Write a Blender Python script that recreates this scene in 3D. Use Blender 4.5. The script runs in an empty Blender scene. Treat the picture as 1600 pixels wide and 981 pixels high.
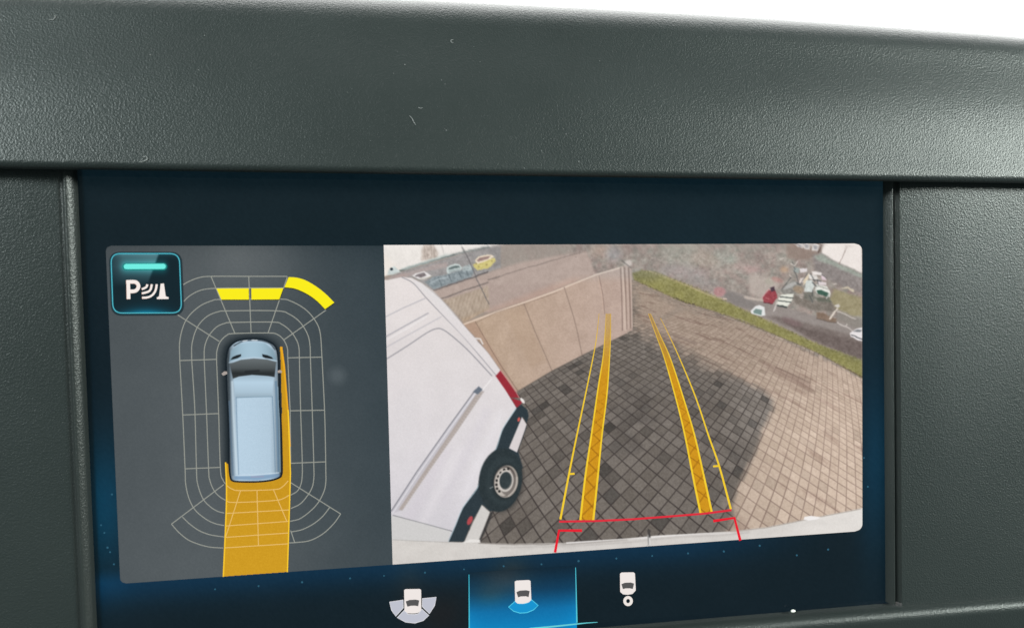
import bpy, math
import numpy as np

# ------------------------------------------------------------------ camera
sc = bpy.context.scene
FPX, PPX, PPY = 1200.0, 800.0, 490.5            # photograph 1600 x 981
CAM = np.array([-0.02536142, -0.14951625, 0.02382598])
YAW, PITCH, ROLL = -0.16258398, -0.04287629, 0.01334472


def rot(yaw, pitch, roll):
    cy, sy, cp, sp, cr, sr = (math.cos(yaw), math.sin(yaw), math.cos(pitch),
                              math.sin(pitch), math.cos(roll), math.sin(roll))
    return (np.array([[cy, -sy, 0], [sy, cy, 0], [0, 0, 1]])
            @ np.array([[1, 0, 0], [0, cp, -sp], [0, sp, cp]])
            @ np.array([[cr, 0, sr], [0, 1, 0], [-sr, 0, cr]]))


RC = rot(YAW, PITCH, ROLL)                       # columns: right, forward, up
from mathutils import Matrix
cam_data = bpy.data.cameras.new("camera")
cam = bpy.data.objects.new("camera", cam_data)
sc.collection.objects.link(cam)
cam_data.sensor_width = 36.0
cam_data.lens = 36.0 * FPX / 1600.0
cam_data.clip_start, cam_data.clip_end = 0.005, 60.0
cam_data.dof.use_dof = True
cam_data.dof.focus_distance = 0.172
cam_data.dof.aperture_fstop = 34.0
r, f, u = RC[:, 0], RC[:, 1], RC[:, 2]
cam.matrix_world = Matrix([[r[0], u[0], -f[0], CAM[0]], [r[1], u[1], -f[1], CAM[1]],
                           [r[2], u[2], -f[2], CAM[2]], [0, 0, 0, 1]])
sc.camera = cam

# ------------------------------------------------------------------ light
world = bpy.data.worlds.new("World")
sc.world = world
world.use_nodes = True
bg = world.node_tree.nodes["Background"]         # the dim inside of the cab
bg.inputs[0].default_value = (0.74, 1.0, 0.98, 1)
bg.inputs[1].default_value = 0.165


def area(name, loc, target, sx, sy, power, col):
    d = bpy.data.lights.new(name, 'AREA')
    d.shape = 'RECTANGLE'
    d.size, d.size_y, d.energy, d.color = sx, sy, power, col
    o = bpy.data.objects.new(name, d)
    sc.collection.objects.link(o)
    from mathutils import Vector
    o.location = loc
    o.rotation_euler = (Vector(target) - Vector(loc)).to_track_quat('-Z', 'Y').to_euler()
    return o


area("passenger_window_light", (1.15, -0.74, 0.42), (0.12, 0, 0.05), 0.55, 0.28, 28, (0.91, 1.0, 0.93))
area("driver_window_light", (-1.10, -0.82, 0.62), (-0.1, 0, 0.08), 0.5, 0.34, 24, (0.89, 1.0, 0.97))
vs = sc.view_settings
vs.view_transform, vs.look, vs.exposure, vs.gamma = 'Standard', 'None', 0.0, 1.0
vs.use_curve_mapping = False


# ------------------------------------------------------------------ helpers
def lin(c):
    c = np.asarray(c, float) / 255.0
    return np.where(c <= 0.04045, c / 12.92, ((c + 0.055) / 1.055) ** 2.4)


def unproj(px, Y=0.0):
    px = np.atleast_2d(np.asarray(px, float))
    d = np.stack([(px[:, 0] - PPX) / FPX, np.ones(len(px)), -(px[:, 1] - PPY) / FPX], 1) @ RC.T
    return CAM + d * ((Y - CAM[1]) / d[:, 1])[:, None]


def proj(P):
    v = (np.asarray(P) - CAM) @ RC
    return np.stack([PPX + FPX * v[:, 0] / v[:, 1], PPY - FPX * v[:, 2] / v[:, 1]], 1)


def link(o, parent=None):
    sc.collection.objects.link(o)
    o.parent = parent
    return o


def mesh_obj(name, verts, faces, mat, parent=None, smooth=False):
    me = bpy.data.meshes.new(name)
    me.from_pydata([tuple(map(float, v)) for v in verts], [], [tuple(f) for f in faces])
    if smooth:
        me.polygons.foreach_set("use_smooth", [True] * len(me.polygons))
    me.materials.append(mat)
    me.update()
    return link(bpy.data.objects.new(name, me), parent)


def empty(name, loc=(0, 0, 0)):
    o = bpy.data.objects.new(name, None)
    o.empty_display_size = 0.01
    o.location = loc
    return link(o)


def tag(o, label=None, cat=None, group=None, kind=None):
    for k, v in (("label", label), ("category", cat), ("group", group), ("kind", kind)):
        if v:
            o[k] = v
    return o


# ------------------------------------------------------------------ materials
def plastic(name, col, rough, scale, depth, spec=0.5):
    m = bpy.data.materials.new(name)
    m.use_nodes = True
    nt = m.node_tree
    b = nt.nodes["Principled BSDF"]
    tc = nt.nodes.new("ShaderNodeTexCoord")
    n1 = nt.nodes.new("ShaderNodeTexNoise")
    n1.inputs["Scale"].default_value = scale * 0.6
    n1.inputs["Detail"].default_value = 1.0
    nt.links.new(tc.outputs["Object"], n1.inputs["Vector"])
    mixv = nt.nodes.new("ShaderNodeMixRGB")
    mixv.blend_type = 'LINEAR_LIGHT'
    mixv.inputs[0].default_value = 0.00012
    nt.links.new(tc.outputs["Object"], mixv.inputs[1])
    nt.links.new(n1.outputs["Color"], mixv.inputs[2])
    vo = nt.nodes.new("ShaderNodeTexVoronoi")
    vo.feature = 'SMOOTH_F1'
    vo.inputs["Scale"].default_value = scale
    vo.inputs["Smoothness"].default_value = 0.6
    nt.links.new(mixv.outputs[0], vo.inputs["Vector"])
    n2 = nt.nodes.new("ShaderNodeTexNoise")
    n2.inputs["Scale"].default_value = scale * 1.9
    n2.inputs["Detail"].default_value = 2.0
    nt.links.new(tc.outputs["Object"], n2.inputs["Vector"])
    add = nt.nodes.new("ShaderNodeMath")
    add.operation = 'MULTIPLY_ADD'
    add.inputs[1].default_value = 0.8
    nt.links.new(n2.outputs["Fac"], add.inputs[0])
    nt.links.new(vo.outputs["Distance"], add.inputs[2])
    bu = nt.nodes.new("ShaderNodeBump")
    bu.inputs["Strength"].default_value = 1.0
    bu.inputs["Distance"].default_value = depth
    nt.links.new(add.outputs[0], bu.inputs["Height"])
    nt.links.new(bu.outputs[0], b.inputs["Normal"])
    # slow tone and gloss variation: handling wear
    n3 = nt.nodes.new("ShaderNodeTexNoise")
    n3.inputs["Scale"].default_value = 38.0
    n3.inputs["Detail"].default_value = 5.0
    nt.links.new(tc.outputs["Object"], n3.inputs["Vector"])
    cr = nt.nodes.new("ShaderNodeMapRange")
    cr.inputs["To Min"].default_value = rough - 0.05
    cr.inputs["To Max"].default_value = rough + 0.07
    nt.links.new(n3.outputs["Fac"], cr.inputs["Value"])
    nt.links.new(cr.outputs[0], b.inputs["Roughness"])
    mc = nt.nodes.new("ShaderNodeMixRGB")
    mc.inputs[1].default_value = (*[c * 0.88 for c in col], 1)
    mc.inputs[2].default_value = (*[c * 1.12 for c in col], 1)
    nt.links.new(n3.outputs["Fac"], mc.inputs[0])
    nt.links.new(mc.outputs[0], b.inputs["Base Color"])
    b.inputs["Specular IOR Level"].default_value = spec
    b.inputs["Sheen Weight"].default_value = 0.12         # dusty sheen, added to brighten edges at grazing angles
    b.inputs["Sheen Roughness"].default_value = 0.35
    return m


def screen_mat(name, col=None, rough=0.06, spec=0.15, strength=1.0):
    """Lit display surface: glossy front, emission = the pixels' own light."""
    m = bpy.data.materials.new(name)
    m.use_nodes = True
    nt = m.node_tree
    b = nt.nodes["Principled BSDF"]
    b.inputs["Base Color"].default_value = (0.004, 0.005, 0.006, 1)
    b.inputs["Roughness"].default_value = rough
    b.inputs["Specular IOR Level"].default_value = spec
    b.inputs["Emission Strength"].default_value = strength
    if col is None:
        at = nt.nodes.new("ShaderNodeAttribute")
        at.attribute_name = "Col"
        nt.links.new(at.outputs["Color"], b.inputs["Emission Color"])
    else:
        b.inputs["Emission Color"].default_value = (*lin(col), 1)
    m.cycles.emission_sampling = 'NONE'
    return m


_mats = {}


def ink(col):
    k = tuple(col)
    if k not in _mats:
        _mats[k] = screen_mat("display_colour_%02x%02x%02x" % tuple(int(v) for v in k), k)
    return _mats[k]


M_PICT = screen_mat("display_picture")
M_DASH = plastic("grained_dash_plastic", (0.0180, 0.0232, 0.0228), 0.41, 2900.0, 0.00005)
M_FRAME = plastic("fine_grain_frame_plastic", (0.024, 0.028, 0.027), 0.36, 3400.0, 0.00004)


# ------------------------------------------------------------------ 2-D drawing for the display picture
def catmull(pts, n=8):
    p = np.asarray(pts, float)
    q = np.vstack([2 * p[0] - p[1], p, 2 * p[-1] - p[-2]])
    t = np.linspace(0, 1, n, endpoint=False)[:, None]
    out = []
    for i in range(1, len(q) - 2):
        a, b_, c, d = q[i - 1], q[i], q[i + 1], q[i + 2]
        out.append(0.5 * (2 * b_ + (c - a) * t + (2 * a - 5 * b_ + 4 * c - d) * t ** 2
                          + (3 * b_ - a - 3 * c + d) * t ** 3))
    return np.vstack(out + [p[-1:]])


def Z(ox, oy, s):
    return lambda *pts: [(ox + s * x, oy + s * y) for x, y in pts]


_rs = np.random.RandomState(11)
_lat = _rs.rand(256, 256)


def vnoise(x, y):
    xi, yi = np.floor(x).astype(int), np.floor(y).astype(int)
    fx, fy = x - xi, y - yi
    fx, fy = fx * fx * (3 - 2 * fx), fy * fy * (3 - 2 * fy)
    g = lambda a, b_: _lat[a & 255, b_ & 255]
    return ((g(xi, yi) * (1 - fx) + g(xi + 1, yi) * fx) * (1 - fy)
            + (g(xi, yi + 1) * (1 - fx) + g(xi + 1, yi + 1) * fx) * fy)


def fbm(x, y, o=3):
    v, a, s = 0, 0.5, 1
    for k in range(o):
        v = v + a * vnoise(x * s + 17.3 * k, y * s + 5.1 * k)
        a *= 0.5
        s *= 2.1
    return v / (1 - 0.5 ** o)


class Canvas:
    """Colours (sRGB 0-255) on arbitrary sample points given in picture coordinates."""

    def __init__(self, X, Y, col):
        self.X, self.Y = X.ravel(), Y.ravel()
        self.rgb = np.empty((self.X.size, 3))
        self.rgb[:] = col

    def near(self, p, m):
        return np.nonzero((self.X > p[:, 0].min() - m) & (self.X < p[:, 0].max() + m)
                          & (self.Y > p[:, 1].min() - m) & (self.Y < p[:, 1].max() + m))[0]

    def put(self, idx, a, col):
        a = np.clip(a, 0, 1)[:, None]
        c = col(self.X[idx], self.Y[idx]) if callable(col) else np.asarray(col, float)
        self.rgb[idx] = self.rgb[idx] * (1 - a) + c * a

    def cover(self, pts, soft=0.8, smooth=False):
        p = catmull(pts) if smooth else np.asarray(pts, float)
        idx = self.near(p, soft * 2)
        x, y = self.X[idx], self.Y[idx]
        d2 = np.full(x.shape, 1e9)
        ins = np.zeros(x.shape, bool)
        for i in range(len(p)):
            ax, ay = p[i - 1]
            bx, by = p[i]
            ex, ey = bx - ax, by - ay
            L = ex * ex + ey * ey
            if L < 1e-12:
                continue
            t = np.clip(((x - ax) * ex + (y - ay) * ey) / L, 0, 1)
            d2 = np.minimum(d2, (x - ax - t * ex) ** 2 + (y - ay - t * ey) ** 2)
            c = (ay > y) != (by > y)
            if ey != 0:
                ins ^= c & (x < ex * (y - ay) / ey + ax)
        d = np.sqrt(d2) * np.where(ins, 1, -1)
        return idx, np.clip(0.5 + d / (2 * soft), 0, 1)

    def poly(self, pts, col, alpha=1.0, soft=0.8, smooth=False):
        idx, a = self.cover(pts, soft, smooth)
        self.put(idx, a * alpha, col)

    def line(self, pts, w, col, alpha=1.0, soft=0.7, smooth=False):
        p = catmull(pts) if smooth else np.asarray(pts, float)
        idx = self.near(p, w + soft * 2)
        x, y = self.X[idx], self.Y[idx]
        d2 = np.full(x.shape, 1e9)
        for i in range(1, len(p)):
            ax, ay = p[i - 1]
            ex, ey = p[i] - p[i - 1]
            L = ex * ex + ey * ey + 1e-12
            t = np.clip(((x - ax) * ex + (y - ay) * ey) / L, 0, 1)
            d2 = np.minimum(d2, (x - ax - t * ex) ** 2 + (y - ay - t * ey) ** 2)
        self.put(idx, np.clip(0.5 + (w / 2 - np.sqrt(d2)) / (2 * soft), 0, 1) * alpha, col)

    def ell(self, c, rx, ry, ang, col, alpha=1.0, soft=0.8):
        t = np.linspace(0, 2 * np.pi, 40, endpoint=False)
        ca, sa = math.cos(ang), math.sin(ang)
        ex, ey = rx * np.cos(t), ry * np.sin(t)
        self.poly(np.stack([c[0] + ex * ca - ey * sa, c[1] + ex * sa + ey * ca], 1), col, alpha, soft)


LAY = 4e-5                                        # display layers, 0.04 mm apart


def grid_mesh(name, PX, col_fn, layer, parent, mat=None, keep=None):
    """Finely divided flat sheet on the display plane, one colour per vertex."""
    h, w = PX.shape[:2]
    P = unproj(PX.reshape(-1, 2), -layer * LAY)
    rgb = col_fn(PX[..., 0], PX[..., 1])
    i = np.arange(h * w).reshape(h, w)
    F = np.stack([i[:-1, :-1], i[1:, :-1], i[1:, 1:], i[:-1, 1:]], -1).reshape(-1, 4)
    if keep is not None:
        F = F[keep.ravel()[F].min(1)]
        used = np.zeros(h * w, bool)
        used[F.ravel()] = True
        remap = np.cumsum(used) - 1
        F, P, rgb = remap[F], P[used], rgb[used]
    me = bpy.data.meshes.new(name)
    me.vertices.add(len(P))
    me.vertices.foreach_set("co", P.astype(np.float32).ravel())
    me.loops.add(F.size)
    me.loops.foreach_set("vertex_index", F.astype(np.int32).ravel())
    me.polygons.add(len(F))
    me.polygons.foreach_set("loop_start", np.arange(0, F.size, 4, dtype=np.int32))
    me.update(calc_edges=True)
    at = me.color_attributes.new("Col", 'FLOAT_COLOR', 'POINT')
    at.data.foreach_set("color", np.concatenate([lin(np.clip(rgb, 0, 255)), np.ones((len(rgb), 1))], 1)
                        .astype(np.float32).ravel())
    me.materials.append(mat or M_PICT)
    return link(bpy.data.objects.new(name, me), parent)


def fill(name, pts, col, layer, parent, smooth=False):
    p = catmull(pts) if smooth else np.asarray(pts, float)
    return mesh_obj(name, unproj(p, -layer * LAY), [range(len(p))], ink(col), parent)


def ribbon_geo(pts, w, smooth, closed=False):
    p = np.asarray(pts, float)
    if closed:
        p = np.vstack([p, p[:1]])
    if smooth:
        p = catmull(p)
    t = np.gradient(p, axis=0)
    if closed:
        t[0] = t[-1] = p[1] - p[-2]
    t /= np.linalg.norm(t, axis=1)[:, None] + 1e-12
    n = np.stack([-t[:, 1], t[:, 0]], 1)
    wl = (np.linspace(w[0], w[1], len(p)) if isinstance(w, tuple) else np.full(len(p), w))[:, None]
    v = np.vstack([p + n * wl / 2, p - n * wl / 2])
    k = len(p)
    return v, [(i, i + 1, k + i + 1, k + i) for i in range(k - 1)]


def ribbon(name, pts, w, col, layer, parent, smooth=False, closed=False):
    v, fc = ribbon_geo(pts, w, smooth, closed)
    return mesh_obj(name, unproj(v, -layer * LAY), fc, ink(col), parent)


# ================================================================== THE SETTING
sky_m = bpy.data.materials.new("overcast_sky_light")
sky_m.use_nodes = True
nt = sky_m.node_tree
nt.nodes.remove(nt.nodes["Principled BSDF"])
em = nt.nodes.new("ShaderNodeEmission")
em.inputs[0].default_value = (1.0, 1.0, 0.985, 1)
em.inputs[1].default_value = 7.0
nt.links.new(em.outputs[0], nt.nodes["Material Output"].inputs[0])
sv, sf = [], []
NS, NT = 24, 16                                   # part of a dome seen through the windscreen
for j in range(NT + 1):
    el = math.radians(-4 + 100 * j / NT)
    for i in range(NS + 1):
        az = math.radians(-75 + 150 * i / NS)
        sv.append((4 * math.sin(az) * math.cos(el), 4 * math.cos(az) * math.cos(el), 4 * math.sin(el)))
for j in range(NT):
    for i in range(NS):
        a = j * (NS + 1) + i
        sf.append((a, a + 1, a + NS + 2, a + NS + 1))
tag(mesh_obj("sky", sv, sf, sky_m), kind="structure")

# ------------------------------------------------------------------ dashboard
dash = tag(empty("dashboard", (0, 0.01, -0.09)),
           "dark grey grained plastic dashboard with padded hood around the screen", "dashboard")


def part(name, verts, faces, mat, smooth=True, label=None):
    v = np.asarray(verts, float) - np.array([0, 0.01, -0.09])
    o = mesh_obj(name, v, faces, mat, dash, smooth)
    if label:
        o["label"] = label
    return o


def edge_fit(px, Y, deg=1, axis=0):
    P = unproj(px, Y)
    return np.polyfit(P[:, 0], P[:, 2], deg) if axis == 0 else np.polyfit(P[:, 2], P[:, 0], deg)


def loft(rows):
    """rows: list of equally long point lists -> verts, quads"""
    k = len(rows[0])
    v = [p for row in rows for p in row]
    fc = [(a * k + b, a * k + b + 1, (a + 1) * k + b + 1, (a + 1) * k + b)
          for a in range(len(rows) - 1) for b in range(k - 1)]
    return v, fc


Y_LIP, Y_TOP = -0.0055, 0.0010
f_bot = edge_fit([(0, 263), (300, 267), (700, 274), (1200, 281), (1600, 286)], Y_LIP + 0.001, 1)
f_top = edge_fit([(350, 1), (600, 8), (1000, 30), (1300, 46.5), (1600, 69)], Y_TOP + 0.010, 2)


def hood_profile(x):
    zb, zt = np.polyval(f_bot, x), np.polyval(f_top, x) + 0.0011
    rl, rt, th = 0.0012, 0.0100, 0.2
    for _ in range(4):                                        # straight face tangent to both rounded edges
        B = np.array([Y_LIP + rl - rl * math.cos(th), zb + rl + rl * math.sin(th)])
        T = np.array([Y_TOP, zt - rt + rt * math.sin(th)])
        th = math.atan2(T[0] - B[0], T[1] - B[1])
    n = np.array([-math.cos(th), math.sin(th)])
    pts = [(0.0060, zb + 0.0016), (0.0005, zb + 0.0008), (-0.002, zb + 0.0003)]
    for a in np.linspace(-90, -180 - math.degrees(th), 9):    # lower lip
        pts.append((Y_LIP + rl + rl * math.cos(math.radians(a)), zb + rl + rl * math.sin(math.radians(a))))
    for t in np.linspace(0, 1, 16)[1:-1]:                     # gently crowned face
        p = B + (T - B) * t + n * 0.0007 * math.sin(math.pi * t) ** 2
        pts.append((p[0], p[1]))
    c = T - rt * n
    for a in np.linspace(180 - math.degrees(th), 60, 18):     # rounded top edge
        pts.append((c[0] + rt * math.cos(math.radians(a)), c[1] + rt * math.sin(math.radians(a))))
    pts += [(0.04, zt - 0.004), (0.08, zt - 0.010), (0.16, zt - 0.04), (0.16, zt - 0.09)]
    return pts


xs = np.linspace(-0.26, 0.34, 121)
v, fc = loft([[(x, y, z) for y, z in hood_profile(x)] for x in xs])
part("hood", v, fc, M_DASH, True, "wide grained hood above the screen with rounded top edge")

# vertical bezel strips: straight lines through the measured edges
fl_glass = edge_fit([(120.5, 290), (150.5, 975)], 0.0, 1, 1)
fr_glass = edge_fit([(1380.5, 295), (1384.5, 938)], 0.0, 1, 1)
# left: reveal, rounded bead, shallow groove, then the flat panel (offsets from the glass edge)
prof_l = [(0.0002, 0.0012), (0.0001, -0.0004), (0.0000, -0.0010), (-0.00015, -0.0014), (-0.0006, -0.0018), (-0.0010, -0.0021),
          (-0.0013, -0.0022), (-0.0016, -0.0020), (-0.0018, -0.0015), (-0.0022, -0.0012), (-0.0027, -0.0014)]
prof_r = [(-0.0004, 0.0012), (-0.0002, 0.0001), (0.0002, -0.0006), (0.0006, -0.0012), (0.0008, -0.0015), (0.0010, -0.0016),
          (0.0012, -0.0014), (0.0014, -0.0005), (0.0016, -0.0002), (0.0021, -0.0002), (0.0025, -0.0008), (0.0028, -0.0014)]
f_lid = edge_fit([(1100, 966), (1380, 942.5)], 0.0, 1)        # lower edge of the glass
f_rim = edge_fit([(900, 988), (1100, 977), (1390, 950), (1600, 932)], -0.0022, 1)


def zlow(x):
    return np.polyval(f_rim, x) + 0.0005


for fg, prof, lab in ((fl_glass, prof_l, "thin raised bead along the left side of the screen"),
                      (fr_glass, prof_r, "thin raised bead along the right side of the screen")):
    rows = []
    for z in np.linspace(0, 1, 40):
        x0 = np.polyval(fg, 0.0)
        zb_, zt_ = zlow(x0), np.polyval(f_bot, x0) + 0.0012
        zz = zb_ + (zt_ - zb_) * z
        rows.append([(np.polyval(fg, zz) + dx, dy, zz) for dx, dy in prof])
    v, fc = loft(rows)
    part("bezel_strip", v, fc, M_FRAME, True, lab)

# side panels, slightly dished sheets
for fg, sgn, dx0, dy0, lab in ((fl_glass, -1, -0.0027, -0.0014, "flat dashboard panel left of the screen"),
                               (fr_glass, 1, 0.0028, -0.0014, "flat dashboard panel right of the screen")):
    rows = []
    for t in np.linspace(0, 1, 30):
        row = []
        for s_ in np.linspace(0, 1, 30):
            xe = np.polyval(fg, 0.0) + dx0
            x = xe + sgn * 0.2 * s_
            zb_ = zlow(x) - 0.0006
            zt_ = np.polyval(f_bot, x) + 0.0012
            zz = zb_ + (zt_ - zb_) * t
            xr = np.polyval(fg, zz) + dx0 + sgn * 0.2 * s_
            row.append((xr, dy0 - 0.0006 * (1 - math.exp(-s_ * 60)), zz))
        rows.append(row)
    v, fc = loft(rows)
    part("side_panel", v, fc, M_DASH, True, lab)

# lower trim: ledge under the glass, bright rounded rim, face falling away below
rows = []
for x in np.linspace(-0.26, 0.34, 121):
    zr, zg = np.polyval(f_rim, x), np.polyval(f_lid, x)
    pts = [(0.002, zg + 0.0001), (0.0, zg), (-0.0012, zg * 0.5 + zr * 0.5), (-0.0020, zr), (-0.0028, zr - 0.0003),
           (-0.0034, zr - 0.0009), (-0.0037, zr - 0.0017), (-0.0036, zr - 0.0026), (-0.0030, zr - 0.006),
           (-0.0016, zr - 0.02), (0.002, zr - 0.05), (0.012, zr - 0.12), (0.03, zr - 0.22)]
    rows.append([(x, y, z) for y, z in pts])
v, fc = loft(rows)
part("lower_trim", v, fc, M_DASH, True, "narrow ledge with a bright rounded rim under the screen")

# ================================================================== THE DISPLAY
disp = tag(empty("touchscreen_display"),
           "dark blue dashboard touchscreen lit with parking diagram and rear camera picture", "screen")


def smoothstep(a, b, x):
    t = np.clip((x - a) / (b - a), 0, 1)
    return t * t * (3 - 2 * t)


def glass_col(X, Y):
    X, Y = X.ravel(), Y.ravel()
    c = np.empty((X.size, 3))
    c[:] = (5, 21, 30)
    g = lambda x, y, sx, sy: np.exp(-((X - x) / sx) ** 2 - ((Y - y) / sy) ** 2)
    c += (smoothstep(560, 330, Y))[:, None] * np.array([4, 3, 1])
    c += g(165, 790, 42, 105)[:, None] * np.array([-5, 33, 48])
    c += g(1366, 720, 26, 140)[:, None] * np.array([-4, 22, 34])
    lower = Y - (911 - (X - 188) * .072)                        # below the picture's lower edge
    c += (np.exp(-(np.maximum(lower, 0) / 34) ** 2) * smoothstep(-30, 0, lower) * smoothstep(1330, 1050, X))[:, None] * np.array([-3, 20, 36])
    c += g(1250, 420, 500, 160)[:, None] * np.array([2, 6, 8])
    c += g(690, 960, 46, 40)[:, None] * np.array([16, 0, -6]) + g(640, 905, 24, 40)[:, None] * np.array([16, 6, 0])  # smoky cabin reflections painted into the glass colour
    c += g(800, 890, 30, 26)[:, None] * np.array([26, 8, -4])  # one more painted reflection, near the middle button
    c *= (.55 + .45 * smoothstep(0, 5, X - (127 + (Y - 290) * .042)))[:, None]
    c += ((fbm(X / 60, Y / 60) - .5) * 4 + (vnoise(X / 1.3, Y / 1.3) - .5) * 5)[:, None]
    return c


gx, gy = np.meshgrid(np.linspace(118, 1396, 420), np.linspace(262, 1012, 250))
GP = np.stack([gx, gy], -1)
grid_mesh("cover_glass", GP, glass_col, 0, disp, screen_mat("display_glass", None, 0.06, 0.2))
# solid back of the glass pane
bk = unproj([(110, 255), (1400, 255), (1400, 1020), (110, 1020)], 0.003)
mesh_obj("display_back", bk, [(0, 1, 2, 3)], ink((8, 12, 14)), disp)

# faint points of light in the display's background
dots = [(163, 832), (168, 855), (172, 862), (178, 881), (158, 820), (175, 772), (472, 909), (404, 915), (547, 903),
        (664, 894), (725, 889), (787, 884), (846, 881), (904, 876), (963, 872), (1019, 868), (1075, 864), (1131, 861),
        (1187, 852), (1294, 858), (1350, 715), (1356, 760), (600, 899), (336, 920), (1245, 867)]
dv, df = [], []
for k, (x, y) in enumerate(dots):
    rr = 1.3 + 0.5 * _rs.rand()
    ring = [(x + rr * math.cos(a), y + rr * math.sin(a)) for a in np.linspace(0, 6.283, 9)[:-1]]
    df.append(tuple(range(len(dv), len(dv) + 8)))
    dv += ring
tag(mesh_obj("background_dots", unproj(dv, -LAY), df, ink((44, 92, 114)), disp), kind="stuff")

# ------------------------------------------------------------------ parking diagram (left half)
z5, z6, zv = Z(150, 370, .2875), Z(150, 640, .2875), Z(320, 520, .2548)


def quad_grid(tl, tr, br, bl, nx, ny, rad_left=0.0, rad_right=0.0):
    """grid over a px quad; rows near the corners are pulled in to round them"""
    tl, tr, br, bl = map(np.array, (tl, tr, br, bl))
    H = np.linalg.norm(bl - tl)
    t = np.concatenate([np.linspace(0, .03, 8)[:-1], np.linspace(.03, .97, ny - 14), np.linspace(.97, 1, 8)[1:]])
    out = []
    for tt in t:
        L, R = tl + (bl - tl) * tt, tr + (br - tr) * tt
        Wd = np.linalg.norm(R - L)
        dl = dr = 0.0
        e = min(tt, 1 - tt) * H
        if e < rad_left:
            dl = rad_left - math.sqrt(max(rad_left ** 2 - (rad_left - e) ** 2, 0))
        if e < rad_right:
            dr = rad_right - math.sqrt(max(rad_right ** 2 - (rad_right - e) ** 2, 0))
        s = np.linspace(dl / Wd, 1 - dr / Wd, nx)[:, None]
        out.append(L + (R - L) * s)
    return np.array(out)


VAN = zv((140, 120), (155, 85), (195, 55), (250, 42), (320, 40), (375, 50), (420, 75), (440, 110), (448, 170),
         (450, 230), (452, 330), (456, 450), (464, 560), (468, 700), (470, 800), (468, 865), (450, 885), (400, 900),
         (320, 908), (230, 908), (175, 903), (160, 880), (152, 800), (150, 650), (146, 500), (140, 380), (136, 260), (134, 170))


def panel_col(X, Y):
    c = Canvas(X, Y, (0, 0, 0))
    X, Y = c.X, c.Y
    t, s = (Y - 384) / 520.0, (X - 165) / 440.0
    base = np.array([73, 79, 82.0]) + np.stack([4 * t + 6 * np.exp(-((s - .35) / .3) ** 2)] * 3, 1)
    base -= (smoothstep(.45, 1.05, s) * 20 * (1 - .4 * t))[:, None] * np.array([1.15, .9, .75])
    base += (np.exp(-((s - .5) / .18) ** 2 - ((t - .02) / .12) ** 2) * 16)[:, None] * np.array([1, .95, .9])
    base -= (np.exp(-t / .03) * 10)[:, None]
    c.rgb[:] = base + ((fbm(X / 40, Y / 40) - .5) * 5)[:, None]
    # soft surround drawn round the van symbol
    p = catmull(VAN + VAN[:1])
    for w, a in ((26, .10), (20, .12), (15, .16), (11, .22), (7, .35)):
        c.line(p[::2] + np.array([-1.5, .5]), w * 1.15, (12, 20, 26), a, 2.5)
    c.ell((527, 587), 12, 12, 0, (112, 120, 124), .35, 7)
    c.rgb += ((vnoise(X / 1.1, Y / 1.1) - .5) * 7)[:, None]
    return c.rgb


PANEL = quad_grid((165, 384), (599.5, 384), (613.5, 881.5), (188, 911.5), 330, 400, 9, 0)
park = grid_mesh("parking_diagram", PANEL, panel_col, 1, disp)
park["label"] = "grey parking sensor diagram with van seen from above"

# amber driving path
band = z5((998, 597), (1014, 595), (1028, 700), (1046, 939)) + z6((1047, 20), (1056, 300), (1056, 400), (1040, 881), (692, 906),
                                                                  (709, 500), (704, 285), (730, 300), (1000, 300), (1010, 0)) + z5((1008, 900), (1004, 700))


def band_col(X, Y):
    X, Y = X.ravel(), Y.ravel()
    c = np.empty((X.size, 3))
    c[:] = (200, 148, 18)
    c += (smoothstep(740, 880, Y) * 6)[:, None] + ((vnoise(X / 1.1, Y / 1.1) - .5) * 12)[:, None]
    d = np.exp(-((np.maximum(0, 758 - Y)) / 4)) * 0
    return c + d[:, None]


bx_, by_ = np.meshgrid(np.arange(345, 458, .7), np.arange(538, 906, .7))
bc = Canvas(bx_, by_, 0)
idx, cov = bc.cover(band, .3)
keep = np.zeros(bx_.size, bool)
keep[idx] = cov > .5
grid_mesh("driving_path", np.stack([bx_, by_], -1), band_col, 2, park, keep=keep)
ribbon("path_edge", z5((1006, 597), (1022, 700), (1042, 939)) + z6((1045, 10), (1055, 200)), (3.2, 1.8), (233, 168, 22), 3, park)
ribbon("path_edge", z6((1044, 0), (1055, 300), (1055, 400), (1040, 881)), 1.9, (252, 205, 40), 4, park, True)
ribbon("path_edge", z6((704, 285), (709, 400), (709, 500), (704, 640), (692, 906)), 2.1, (250, 200, 38), 4, park, True)

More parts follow.
